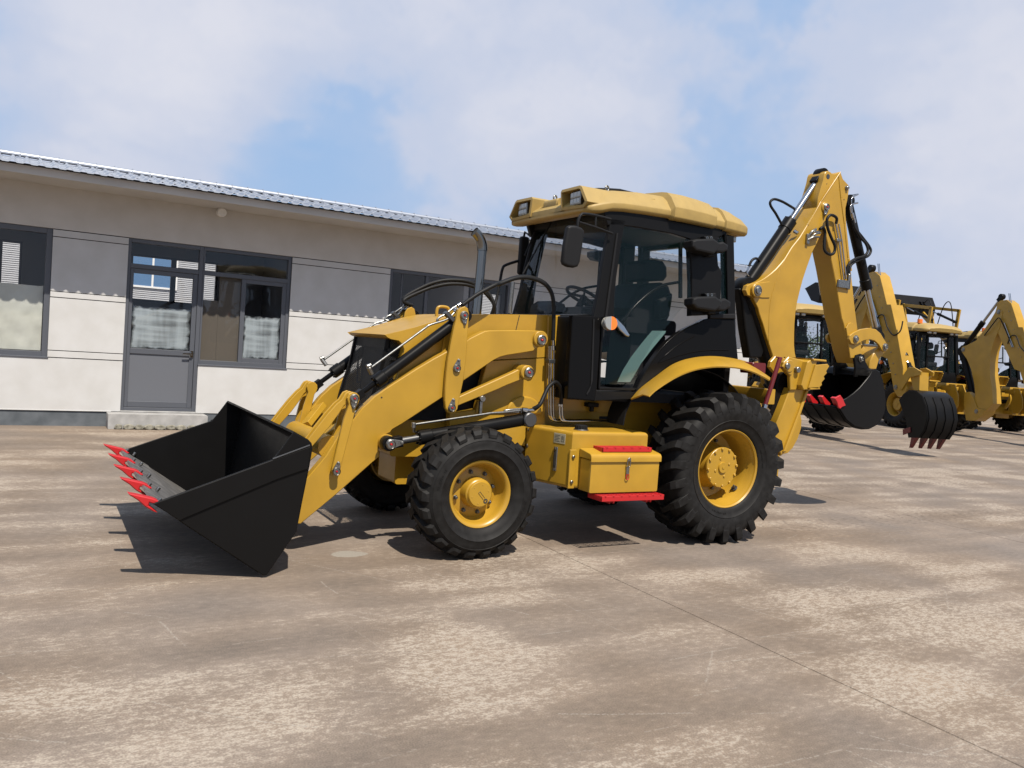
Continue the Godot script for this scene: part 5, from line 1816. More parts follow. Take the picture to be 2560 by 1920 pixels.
	var c1 := at_z(ZE, 1010, 72, 0.0)
	var dc := hyd(root, "dipper_cylinder", c0, c1, 0.064, 0.034, 0.565, "chrome", 1.12)
	st = mb()
	tube(st, spline([at_z(ZE, 620, 570, 0.02), at_z(ZE, 560, 460, 0.02), at_z(ZE, 508, 380, 0.02), at_z(ZE, 505, 335, 0.02), at_z(ZE, 545, 312, 0.02), at_z(ZE, 620, 335, 0.02), at_z(ZE, 700, 380, 0.02), at_z(ZE, 780, 430, -0.06)], 8), 0.0135, 10)
	put(dc, "hose", st, "hose")
	st = mb()
	tube(st, spline([at_z(ZE, 400, 950, 0.02), at_z(ZE, 385, 915, 0.03), at_z(ZE, 350, 905, 0.03), at_z(ZE, 315, 930, 0.03), at_z(ZE, 290, 985, 0.03)], 8), 0.0135, 10)
	put(dc, "hose", st, "hose")
	st = mb()
	tube(st, spline([at_z(ZE, 290, 985, 0.03), at_z(ZE, 272, 1030, 0.03), at_z(ZE, 275, 1070, 0.03), at_z(ZE, 300, 1090, 0.02)], 6), 0.010, 10)
	cyl(st, at_z(ZE, 740, 630, 0.06), at_z(ZE, 780, 655, 0.10), 0.02, -1.0, 8)
	put(dc, "fitting", st, "chrome")
	# boom cylinder below
	hyd(root, "boom_cylinder", at_z(ZF, 395, 760, 0.0), at_z(ZE, 250, 1205, 0.0), 0.088, 0.055, 0.93, "chrome", 1.05)
	st = mb()
	extrude(st, outline(ZE, [195, 1210, 235, 1180, 285, 1185, 312, 1230, 340, 1340, 400, 1480, 440, 1600, 470, 1750, 420, 1900, 300, 1900, 250, 1600, 225, 1350], 0.06), -0.055, 0.06, Transform3D.IDENTITY, 0.02, 3)
	put(root, "boom_cylinder_shroud", st, "black_paint")
	# bucket cylinder on the back of the dipper
	var k0 := at_z(ZE, 1270, 330, 0.0)
	var k1 := at_z(ZF, 1420, 250, 0.0)
	hyd(root, "bucket_cylinder", k0, k1, 0.055, 0.030, 0.62, "chrome", 1.14)
	# hoses and pipes on boom and dipper
	st = mb()
	tube(st, spline([at_z(ZE, 1160, 560, 0.15), at_z(ZE, 1165, 500, 0.16), at_z(ZE, 1110, 470, 0.17), at_z(ZE, 1072, 510, 0.17), at_z(ZE, 1075, 590, 0.17), at_z(ZE, 1110, 690, 0.17), at_z(ZE, 1148, 780, 0.17), at_z(ZE, 1140, 845, 0.17), at_z(ZE, 1100, 865, 0.17), at_z(ZE, 1050, 830, 0.16), at_z(ZE, 1042, 760, 0.15), at_z(ZE, 1050, 650, 0.14), at_z(ZE, 1030, 595, 0.14), at_z(ZE, 1000, 610, 0.14)], 7), 0.0155, 10)
	put(root, "hydraulic_hose", st, "hose")
	st = mb()
	tube(st, spline([at_z(ZE, 1345, 545, 0.05), at_z(ZE, 1370, 620, 0.06), at_z(ZE, 1430, 700, 0.07), at_z(ZE, 1490, 780, 0.08), at_z(ZE, 1508, 830, 0.09), at_z(ZE, 1480, 880, 0.10), at_z(ZE, 1400, 915, 0.11), at_z(ZE, 1320, 960, 0.12), at_z(ZE, 1295, 1020, 0.13), at_z(ZE, 1290, 1075, 0.13)], 7), 0.014, 10)
	tube(st, spline([at_z(ZE, 1330, 520, 0.08), at_z(ZE, 1350, 600, 0.09), at_z(ZE, 1410, 700, 0.10), at_z(ZE, 1460, 760, 0.11), at_z(ZE, 1478, 830, 0.12), at_z(ZE, 1440, 880, 0.13), at_z(ZE, 1360, 905, 0.13), at_z(ZE, 1295, 950, 0.14), at_z(ZE, 1272, 1010, 0.14), at_z(ZE, 1268, 1070, 0.14)], 7), 0.014, 10)
	put(root, "hydraulic_hose", st, "hose")
	st = mb()
	for u in [0.0, 30.0]:
		tube(st, [at_z(ZE, 1158 + u, 560, 0.14), at_z(ZE, 1190 + u, 740, 0.14), at_z(ZE, 1215 + u * 0.9, 930, 0.14), at_z(ZE, 1238 + u * 0.8, 1110, 0.14)], 0.0085, 8)
	tube(st, [at_z(ZE, 945, 880, -0.13), at_z(ZE, 985, 1100, -0.13), at_z(ZE, 1010, 1270, -0.13)], 0.010, 8)
	for w in [[1320, 450, 1312, 330, 1330, 290, 1380, 262], [1310, 450, 1302, 390, 1325, 362, 1378, 348]]:
		tube(st, spline([at_z(ZE, w[0], w[1], 0.06), at_z(ZE, w[2], w[3], 0.06), at_z(ZE, w[4], w[5], 0.06), at_z(ZE, w[6], w[7], 0.06)], 5), 0.009, 8)
	for w in [[1285, 275, 1370, 262], [1290, 358, 1365, 346]]:
		bar(st, at_z(ZE, w[0], w[1], 0.04), at_z(ZE, w[2], w[3], 0.04), 0.012, 0.02)
	for w in [[1320, 450, 1330, 500, 0.02], [1335, 500, 1345, 550, 0.018]]:
		cyl(st, at_z(ZE, w[0], w[1], 0.07), at_z(ZE, w[2], w[3], 0.07), w[4], -1.0, 10)
	put(root, "hydraulic_pipes", st, "chrome")
	st = mb()
	box(st, at_z(ZE, 848, 760, bz), at_z(ZE, 905, 660, bz + 0.03), 0.005)
	for w in [[900, 660, 985, 640], [880, 720, 990, 690], [905, 700, 1000, 650], [880, 690, 960, 610]]:
		tube(st, spline([at_z(ZE, w[0], w[1], 0.15), at_z(ZE, (w[0] + w[2]) * 0.5, (w[1] + w[3]) * 0.5 - 15, 0.17), at_z(ZE, w[2], w[3], 0.16)], 5), 0.012, 8)
	box(st, at_z(ZE, 1165, 1190, 0.12), at_z(ZE, 1300, 1130, 0.15), 0.005)
	box(st, at_z(ZE, 1260, 1215, 0.12), at_z(ZE, 1320, 1060, 0.15), 0.01)
	box(st, at_z(ZE, 1145, 735, 0.125), at_z(ZE, 1215, 710, 0.16), 0.004)
	put(root, "hose_bracket", st, "zinc")
	# bucket links
	for s in [1.0, -1.0]:
		st = mb()
		extrude(st, outline(ZF, [1128, 270, 1135, 235, 1180, 202, 1250, 172, 1330, 160, 1395, 172, 1445, 215, 1480, 275, 1515, 330, 1518, 370, 1490, 402, 1458, 385, 1425, 325, 1385, 287, 1330, 272, 1272, 285, 1232, 308, 1195, 328, 1150, 315], 0.16), 0.135 * s, 0.165 * s)
		put(root, "guide_link", st, "yellow")
	washer_pin(root, at_z(ZF, 1195, 270, 0.165), 0.042, 0.166)
	washer_pin(root, at_z(ZF, 1488, 350, 0.165), 0.042, 0.166)
	st = mb()
	extrude(st, outline(ZF, [1335, 575, 1345, 490, 1380, 410, 1450, 330, 1500, 330, 1515, 370, 1430, 490, 1405, 575], 0.11), -0.11, 0.11, Transform3D.IDENTITY, 0.01)
	put(root, "bucket_tie_link", st, "yellow")
	build_digging_bucket(root)

func build_digging_bucket(root: Node3D):
	var zb := 0.30
	var b := group_of(root, "digging_bucket")
	var side := outline(ZF, [1335, 640, 1360, 590, 1400, 575, 1440, 600, 1470, 680, 1490, 790, 1500, 900, 1490, 990, 1465, 1065, 1415, 1125, 1355, 1158, 1280, 1162, 1190, 1140, 1110, 1080, 1060, 1000, 1020, 940, 1065, 885, 1120, 855, 1180, 810, 1240, 755, 1290, 695], zb)
	for s in [1.0, -1.0]:
		var st := mb()
		extrude(st, side, s * (zb - 0.02), s * zb)
		put(b, "side_plate", st, "black_paint")
	# curved shell
	var prof := []
	for p in [[1335, 645], [1365, 590], [1402, 577], [1440, 602], [1470, 680], [1490, 790], [1500, 900], [1490, 990], [1465, 1065], [1415, 1125], [1355, 1158], [1280, 1162], [1190, 1140], [1110, 1080], [1060, 1000], [1020, 945]]:
		prof.append(at_z(ZF, p[0], p[1], zb))
	var rows := []
	for z in [zb - 0.01, 0.0, -zb + 0.01]:
		var row := []
		for p in prof:
			row.append(Vector3(p.x, p.y, z))
		rows.append(row)
	var st := mb()
	sheet(st, rows, 0.016)
	put(b, "shell", st, "black_paint")
	for k in 4:
		var z := lerpf(0.24, -0.24, k / 3.0)
		st = mb()
		var row0 := []
		var row1 := []
		for i in range(6, prof.size()):
			row0.append(Vector3(prof[i].x, prof[i].y - 0.012, z - 0.03))
			row1.append(Vector3(prof[i].x, prof[i].y - 0.012, z + 0.03))
		sheet(st, [row0, row1], 0.012)
		put(b, "wear_strip", st, "black_paint")
	for k in 4:
		var z := lerpf(0.255, -0.255, k / 3.0)
		st = mb()
		var tip := at_z(ZF, 1010, 855, zb)
		var root_p := at_z(ZF, 1075, 960, zb)
		extrude(st, PackedVector2Array([Vector2(tip.x - 0.02, tip.y - 0.01), Vector2(tip.x + 0.01, tip.y + 0.005), Vector2(root_p.x + 0.02, root_p.y + 0.03), Vector2(root_p.x + 0.01, root_p.y - 0.03), Vector2(root_p.x - 0.03, root_p.y - 0.035)]), z - 0.028, z + 0.028)
		put(b, "tooth", st, "red")
	st = mb()
	extrude(st, outline(ZF, [985, 862, 1045, 832, 1072, 870, 1078, 890, 1100, 935, 1060, 950, 1045, 968, 1025, 955, 1010, 900], zb + 0.02), zb, zb + 0.022)
	put(b, "side_cutter", st, "red")
	# hinge ears
	for s in [1.0, -1.0]:
		st = mb()
		extrude(st, outline(ZF, [1185, 470, 1200, 432, 1245, 418, 1280, 430, 1295, 500, 1330, 560, 1400, 580, 1350, 650, 1190, 650, 1195, 560], 0.15), s * 0.125, s * 0.155)
		put(b, "hinge_ear", st, "black_paint")
	washer_pin(root, at_z(ZF, 1245, 470, 0.155), 0.036, 0.157)

func build_stabilizers(root: Node3D):
	for s in [1.0, -1.0]:
		var g := group_of(root, "stabilizer")
		plate(g, "leg", ZF, [545, 760, 725, 782, 655, 990, 590, 1130, 500, 1400, 455, 1440, 395, 1280, 390, 1150, 470, 960], 0.86, 0.70, 0.86, "yellow", s, 0.008)
		plate(g, "leg_flange", ZF, [705, 785, 728, 782, 655, 995, 500, 1402, 478, 1395, 632, 990], 0.88, 0.68, 0.885, "yellow", s, 0.006)
		plate(g, "head_plate", ZF, [470, 560, 480, 505, 530, 448, 700, 490, 690, 600, 640, 705, 600, 780, 545, 780, 540, 640, 500, 600], 0.88, 0.84, 0.88, "yellow", s, 0.006)
		plate(g, "head_plate", ZF, [470, 560, 480, 505, 530, 448, 700, 490, 690, 600, 640, 705, 600, 780, 545, 780, 540, 640, 500, 600], 0.88, 0.68, 0.72, "yellow", s, 0.006)
		var st := mb()
		boss(st, at_z(ZF, 520, 540, 0.88), 0.058, 0.87, 0.905, s)
		extrude(st, outline(ZF, [470, 545, 490, 505, 520, 492, 555, 510, 572, 560, 575, 605, 555, 632, 530, 620], 0.90), 0.878, 0.896, side_xf(s))
		put(g, "pivot_boss", st, "yellow")
		for uv in [[515, 540], [620, 578]]:
			st = mb()
			var p := at_z(ZF, uv[0], uv[1], 0.905)
			cyl(st, mz(p + Vector3(0, 0, -0.03), s), mz(p + Vector3(0, 0, 0.012), s), 0.028, -1.0, 16)
			put(g, "bolt", st, "zinc")
		# reversible pad: a channel with toothed edges
		st = mb()
		extrude(st, outline(ZF, [640, 730, 700, 500, 750, 465, 800, 470, 740, 770, 660, 778], 0.92), 0.62, 0.94, side_xf(s), 0.006)
		extrude(st, outline(ZF, [750, 465, 890, 478, 895, 500, 800, 490, 760, 490], 0.94), 0.60, 0.96, side_xf(s), 0.006)
		extrude(st, outline(ZF, [720, 745, 820, 745, 830, 772, 725, 778], 0.94), 0.60, 0.96, side_xf(s), 0.006)
		extrude(st, outline(ZF, [800, 530, 918, 520, 936, 542, 905, 590, 912, 610, 880, 645, 890, 668, 858, 705, 862, 730, 820, 768, 730, 758], 0.96), 0.94, 0.96, side_xf(s), 0.004)
		extrude(st, outline(ZF, [800, 530, 918, 520, 936, 542, 905, 590, 912, 610, 880, 645, 890, 668, 858, 705, 862, 730, 820, 768, 730, 758], 0.96), 0.60, 0.62, side_xf(s), 0.004)
		put(g, "pad", st, "yellow")
		plate(g, "cylinder", ZF, [425, 690, 455, 620, 500, 600, 528, 625, 535, 720, 480, 850, 400, 1105, 360, 1110, 335, 1010, 390, 840], 0.78, 0.66, 0.78, "black_paint", s, 0.04, 4)
		st = mb()
		cyl(st, mz(at_z(ZF, 440, 462, 0.86), s), mz(at_z(ZF, 292, 930, 0.86), s), 0.021, -1.0, 20)
		put(g, "safety_strut", st, "dark_red")
		st = mb()
		cyl(st, mz(at_z(ZF, 295, 925, 0.86), s), mz(at_z(ZF, 282, 965, 0.86), s), 0.026, -1.0, 12)
		cyl(st, mz(at_z(ZF, 280, 945, 0.86), s), mz(at_z(ZF, 325, 985, 0.83), s), 0.018, -1.0, 12)
		put(g, "strut_lock", st, "chrome")
		st = mb()
		bar(st, mz(at_z(ZF, 400, 450, 0.86), s), mz(at_z(ZF, 460, 460, 0.86), s), 0.012, 0.02)
		bar(st, mz(at_z(ZF, 430, 550, 0.86), s), mz(at_z(ZF, 475, 560, 0.88), s), 0.012, 0.02)
		put(g, "strut_bracket", st, "dark_red")
		# frame wing behind the leg
		plate(g, "frame_wing", ZF, [480, 1420, 560, 1200, 640, 990, 660, 1080, 655, 1160, 620, 1270, 570, 1360, 520, 1412], 0.60, 0.55, 0.60, "yellow", s, 0.006)
	# brackets over the rear axle
	var st := mb()
	var a := at_z(ZD, 1960, 1040, 0.55)
	bar(st, a, at_z(ZD, 2055, 1160, 0.55), 0.06, 0.08)
	box(st, at_z(ZD, 1990, 1195, 0.5), at_z(ZD, 2080, 1150, 0.6), 0.01)
	put(root, "rear_bracket", st, "yellow")

func build_machine(raised: bool) -> Node3D:
	var root := Node3D.new()
	root.name = "backhoe_loader"
	add_child(root, true)
	build_chassis(root)
	build_hood(root)
	build_tank(root)
	make_front_wheel(root, Vector3(0, 0.483, 1.0), 0.0)
	make_front_wheel(root, Vector3(0, 0.483, -1.0), PI)
	make_rear_wheel(root, Vector3(2.381, 0.658, 1.047), 0.0)
	make_rear_wheel(root, Vector3(2.381, 0.658, -1.047), PI)
	build_fender(root)
	build_cab(root)
	build_stabilizers(root)
	build_rear_frame(root)
	if not raised:
		build_backhoe(root)
	if raised:
		build_row_backhoe(root)
		build_raised_loader(root)
		var st := mb()
		cyl(st, Vector3(2.35, 2.99, 0.45), Vector3(2.35, 3.11, 0.45), 0.07, -1.0, 20)
		put(root, "warning_beacon", st, "orange_lamp")
		st = mb()
		for s in [1.0, -1.0]:
			bar(st, Vector3(2.67, 1.62, s * 0.36), Vector3(2.58, 2.70, s * 0.34), 0.05, 0.05)
		box(st, Vector3(2.64, 2.06, -0.38), Vector3(2.68, 2.10, 0.38), 0.01)
		put(root, "rear_sash", st, "black_paint")
	else:
		build_loader(root)
	return root

# ---------------------------------------------------------------- backhoe of the parked loaders: boom up, long dipper reaching to the ground
const ROW_TURN := -1.85
const ROW_SCALE := 1.05
const ROW_AT := [[14.476, -10.813], [21.143, -11.819], [24.833, -12.093]]
const ZH := [2360.0, 700.0, 0.4202]
const ZI := [2100.0, 660.0, 0.4934]

func row_frame(i: int) -> Transform3D:
	return Transform3D(Basis(Vector3.UP, ROW_TURN).scaled(Vector3.ONE * ROW_SCALE), Vector3(ROW_AT[i][0], 0, ROW_AT[i][1]))

func row_outline(i: int, Z: Array, a: Array, z: float) -> PackedVector2Array:
	var xf := row_frame(i)
	var inv := xf.affine_inverse()
	var n := xf.basis.z.normalized()
	var p0 := xf * Vector3(0, 0, z)
	var o := PackedVector2Array()
	for k in range(0, a.size(), 2):
		var d := view_ray(Z, a[k], a[k + 1])
		var p := inv * (CAM + d * ((p0 - CAM).dot(n) / d.dot(n)))
		o.append(Vector2(p.x, p.y))
	return o

func row_point(i: int, Z: Array, u: float, v: float, z: float) -> Vector3:
	var p := row_outline(i, Z, [u, v], z)[0]
	return Vector3(p.x, p.y, z)

func build_row_backhoe(root: Node3D):
	var bz := 0.13
	var st := mb()
	extrude(st, row_outline(1, ZH, [100, 416, 106, 398, 140, 386, 190, 360, 230, 308, 275, 240, 305, 190, 330, 172, 347, 185, 345, 220, 330, 285, 300, 360, 280, 425, 272, 490, 274, 570, 286, 650, 292, 735, 250, 780, 205, 800, 165, 760, 185, 690, 178, 600, 160, 530, 135, 470, 108, 432], bz), -bz, bz)
	put(root, "boom", st, "yellow")
	st = mb()
	extrude(st, row_outline(1, ZH, [120, 668, 150, 665, 175, 700, 195, 760, 245, 775, 235, 800, 185, 838, 130, 835, 118, 740], bz + 0.03), -bz - 0.03, bz + 0.03)
	put(root, "swing_casting", st, "yellow")
	washer_pin(root, row_point(1, ZH, 115, 415, bz), 0.06, bz + 0.002)
	washer_pin(root, row_point(1, ZH, 325, 190, bz), 0.06, bz + 0.002)
	washer_pin(root, row_point(1, ZH, 198, 782, bz), 0.06, bz + 0.032)
	var dz := 0.12
	st = mb()
	var dip := row_outline(0, ZI, [128, 88, 132, 60, 145, 46, 178, 38, 202, 60, 220, 130, 240, 215, 265, 320, 300, 470, 322, 565, 340, 630, 322, 665, 292, 672, 272, 640, 255, 540, 240, 480, 212, 468, 170, 350, 130, 240, 108, 165], dz)
	extrude(st, dip, -dz, dz)
	var d := put(root, "dipper_arm", st, "yellow")
	st = mb()
	for k in 9:
		var p := row_point(0, ZI, lerpf(190, 282, k / 8.0), lerpf(110, 560, k / 8.0), dz)
		cyl(st, p, p + Vector3(0, 0, 0.012), 0.014, -1.0, 6)
	put(d, "bolt_row", st, "zinc")
	st = mb()
	extrude(st, row_outline(0, ZI, [240, 205, 262, 205, 290, 330, 325, 530, 322, 565, 300, 480, 268, 330], dz), -dz - 0.02, dz + 0.02)
	put(d, "slide_rail", st, "yellow")
	var ear := row_point(0, ZI, 252, 236, 0.0)
	hyd(root, "bucket_cylinder", ear, row_point(0, ZI, 352, 530, 0.0), 0.055, 0.03, 0.78, "chrome", 1.14)
	hyd(root, "boom_cylinder", row_point(1, ZH, 185, 740, 0.0), row_point(1, ZH, 112, 425, 0.0), 0.09, 0.06, 0.9, "chrome", 1.05)
	hyd(root, "dipper_cylinder", row_point(1, ZH, 118, 405, 0.0), row_point(1, ZH, 345, 100, 0.0), 0.064, 0.036, 0.5, "chrome", 1.12)
	for s in [1.0, -1.0]:
		st = mb()
		extrude(st, row_outline(0, ZI, [300, 590, 345, 525, 372, 522, 412, 545, 408, 562, 350, 575, 310, 640], dz + 0.03), s * dz, s * (dz + 0.03))
		put(root, "guide_link", st, "yellow")
	st = mb()
	extrude(st, row_outline(0, ZI, [352, 560, 405, 548, 402, 640, 372, 638], 0.1), -0.1, 0.1)
	put(root, "bucket_tie_link", st, "yellow")
	washer_pin(root, row_point(0, ZI, 283, 625, dz), 0.05, dz + 0.002)
	# hoses over the pivot
	st = mb()
	tube(st, spline([row_point(1, ZH, 240, 330, 0.15), row_point(1, ZH, 270, 290, 0.2), row_point(1, ZH, 300, 250, 0.2), row_point(1, ZH, 325, 225, 0.18), row_point(1, ZH, 345, 250, 0.16), row_point(1, ZH, 380, 330, 0.15), row_point(1, ZH, 405, 400, 0.14)], 6), 0.014, 8)
	put(root, "hydraulic_hose", st, "hose")
	st = mb()
	tube(st, spline([row_point(0, ZI, 180, 310, 0.14), row_point(0, ZI, 195, 265, 0.16), row_point(0, ZI, 222, 262, 0.17), row_point(0, ZI, 240, 320, 0.17), row_point(0, ZI, 270, 360, 0.16), row_point(0, ZI, 305, 340, 0.14), row_point(0, ZI, 318, 290, 0.1)], 6), 0.014, 8)
	put(root, "hydraulic_hose", st, "hose")
	st = mb()
	for u in [0.0, 8.0]:
		tube(st, [row_point(1, ZH, 385 + u, 80, 0.08), row_point(1, ZH, 390 + u, 120, 0.08), row_point(1, ZH, 400 + u, 160, 0.08)], 0.010, 6)
		tube(st, [row_point(1, ZH, 350 + u, 255, 0.15), row_point(1, ZH, 405 + u, 400, 0.15)], 0.010, 6)
	put(root, "hydraulic_pipes", st, "chrome")
	# bucket standing on its teeth
	var zb := 0.34
	var b := group_of(root, "digging_bucket")
	var side := row_outline(0, ZI, [298, 690, 318, 662, 348, 640, 385, 645, 415, 672, 432, 720, 440, 780, 425, 840, 398, 880, 345, 880, 338, 830, 330, 780, 312, 730], zb)
	for s in [1.0, -1.0]:
		st = mb()
		extrude(st, side, s * (zb - 0.02), s * zb)
		put(b, "side_plate", st, "black_paint")
	var rows := []
	for z in [zb - 0.01, 0.0, -zb + 0.01]:
		var row := []
		for k in [1, 2, 3, 4, 5, 6, 7, 8]:
			row.append(Vector3(side[k].x, side[k].y, z))
		rows.append(row)
	st = mb()
	sheet(st, rows, 0.02)
	put(b, "shell", st, "black_paint")
	for k in 4:
		var z := lerpf(0.27, -0.27, k / 3.0)
		var r0 := []
		var r1 := []
		for j in [4, 5, 6, 7, 8]:
			r0.append(Vector3(side[j].x + 0.02, side[j].y, z - 0.035))
			r1.append(Vector3(side[j].x + 0.02, side[j].y, z + 0.035))
		st = mb()
		sheet(st, [r0, r1], 0.016)
		put(b, "wear_strip", st, "black_paint")
		st = mb()
		var lip := (side[8] + side[9]) * 0.5
		extrude(st, PackedVector2Array([Vector2(lip.x + 0.10, lip.y + 0.05), Vector2(lip.x - 0.06, lip.y + 0.05), Vector2(lip.x - 0.10, lip.y * 0.42), Vector2(lip.x - 0.07, lip.y * 0.42)]), z * 1.1 - 0.035, z * 1.1 + 0.035)
		put(b, "tooth", st, "dark_red")
	st = mb()
	extrude(st, row_outline(0, ZI, [316, 838, 355, 826, 356, 852, 318, 866], zb + 0.02), zb, zb + 0.02)
	put(b, "side_cutter", st, "dark_red")

# ---------------------------------------------------------------- yard and buildings
func build_ground():
	var base := MeshInstance3D.new()
	base.name = "ground"
	var st := mb()
	for q in [[-400, -400], [400, -400], [400, 400], [-400, -400], [400, 400], [-400, 400]]:
		st.set_normal(Vector3.UP)
		st.set_uv(Vector2(q[0], q[1]) / 15.0)
		st.set_uv2(Vector2(q[0], q[1]) / 2.3)
		st.add_vertex(Vector3(q[0], -0.03, q[1]))
	base.mesh = st.commit()
	base.material_override = M.concrete
	structure(base)
	add_child(base, true)
	# cast slabs with sawn joints
	var X := [-14.26, -9.26, -4.26, 0.74, 5.74, 10.74, 15.74, 20.74, 25.74, 30.74, 35.74, 40.74]
	var Zs := [-18.93, -13.93, -8.93, -3.93, 1.07, 6.07, 11.07]
	for i in X.size() - 1:
		for j in Zs.size() - 1:
			st = mb()
			var x0: float = X[i] + 0.003
			var x1: float = X[i + 1] - 0.003
			var z0: float = Zs[j] + 0.002
			var z1: float = Zs[j + 1] - 0.002
			var lip := 0.004
			var top := [Vector3(x0 + lip, 0, z0 + lip), Vector3(x1 - lip, 0, z0 + lip), Vector3(x1 - lip, 0, z1 - lip), Vector3(x0 + lip, 0, z1 - lip)]
			var low := [Vector3(x0, -0.006, z0), Vector3(x1, -0.006, z0), Vector3(x1, -0.006, z1), Vector3(x0, -0.006, z1)]
			slab_quad(st, top[0], top[1], top[2], top[3], Vector3.UP)
			for k in 4:
				var out: Vector3 = ((low[k] + low[(k + 1) % 4]) * 0.5 - (top[0] + top[2]) * 0.5)
				out.y = 0
				slab_quad(st, top[k], top[(k + 1) % 4], low[(k + 1) % 4], low[k], (out.normalized() + Vector3.UP * 0.6).normalized())
				slab_quad(st, low[k], low[(k + 1) % 4], low[(k + 1) % 4] - Vector3(0, 0.03, 0), low[k] - Vector3(0, 0.03, 0), out.normalized())
			var s := MeshInstance3D.new()
			s.name = "slab"
			s.mesh = st.commit()
			s.material_override = M.concrete
			base.add_child(s, true)

func slab_quad(st: SurfaceTool, a: Vector3, b: Vector3, c: Vector3, d: Vector3, n: Vector3):
	var order := [a, b, c, a, c, d] if (b - a).cross(c - a).dot(n) < 0.0 else [a, c, b, a, d, c]
	for v in order:
		st.set_normal(n)
		st.set_uv(Vector2(v.x, v.z) / 15.0)
		st.set_uv2(Vector2(v.x, v.z) / 2.3)
		st.add_vertex(v)

func bput(parent: Node, called: String, a: Vector3, b: Vector3, material: String, bev := 0.003) -> MeshInstance3D:
	var st := mb()
	box(st, a, b, bev)
	return put(parent, called, st, material)

func bpane(parent: Node, called: String, a: Vector3, b: Vector3, material: String) -> MeshInstance3D:
	var st := mb()
	face_sheet(st, rect(a.x, a.y, b.x, b.y), b.z)
	return put(parent, called, st, material)

func pane_uv(parent: Node, called: String, a: Vector3, b: Vector3, material: String) -> MeshInstance3D:
	# a sheet in the wall's plane from corner a (low) to b (high), with its own texture space
	var st := mb()
	var v := [a, Vector3(b.x, a.y, a.z), b, Vector3(a.x, b.y, a.z)]
	var uv := [Vector2(0, 1), Vector2(1, 1), Vector2(1, 0), Vector2(0, 0)]
	for k in [0, 2, 1, 0, 3, 2]:
		st.set_normal(Vector3(0, 0, 1))
		st.set_uv(uv[k])
		st.add_vertex(v[k])
	return put(parent, called, st, material)

func frame_ring(st: SurfaceTool, x0: float, y0: float, x1: float, y1: float, w: float, z0: float, z1: float):
	box(st, Vector3(x0, y0, z0), Vector3(x0 + w, y1, z1), 0.003)
	box(st, Vector3(x1 - w, y0, z0), Vector3(x1, y1, z1), 0.003)
	box(st, Vector3(x0 + w, y1 - w, z0), Vector3(x1 - w, y1, z1), 0.003)
	box(st, Vector3(x0 + w, y0, z0), Vector3(x1 - w, y0 + w, z1), 0.003)

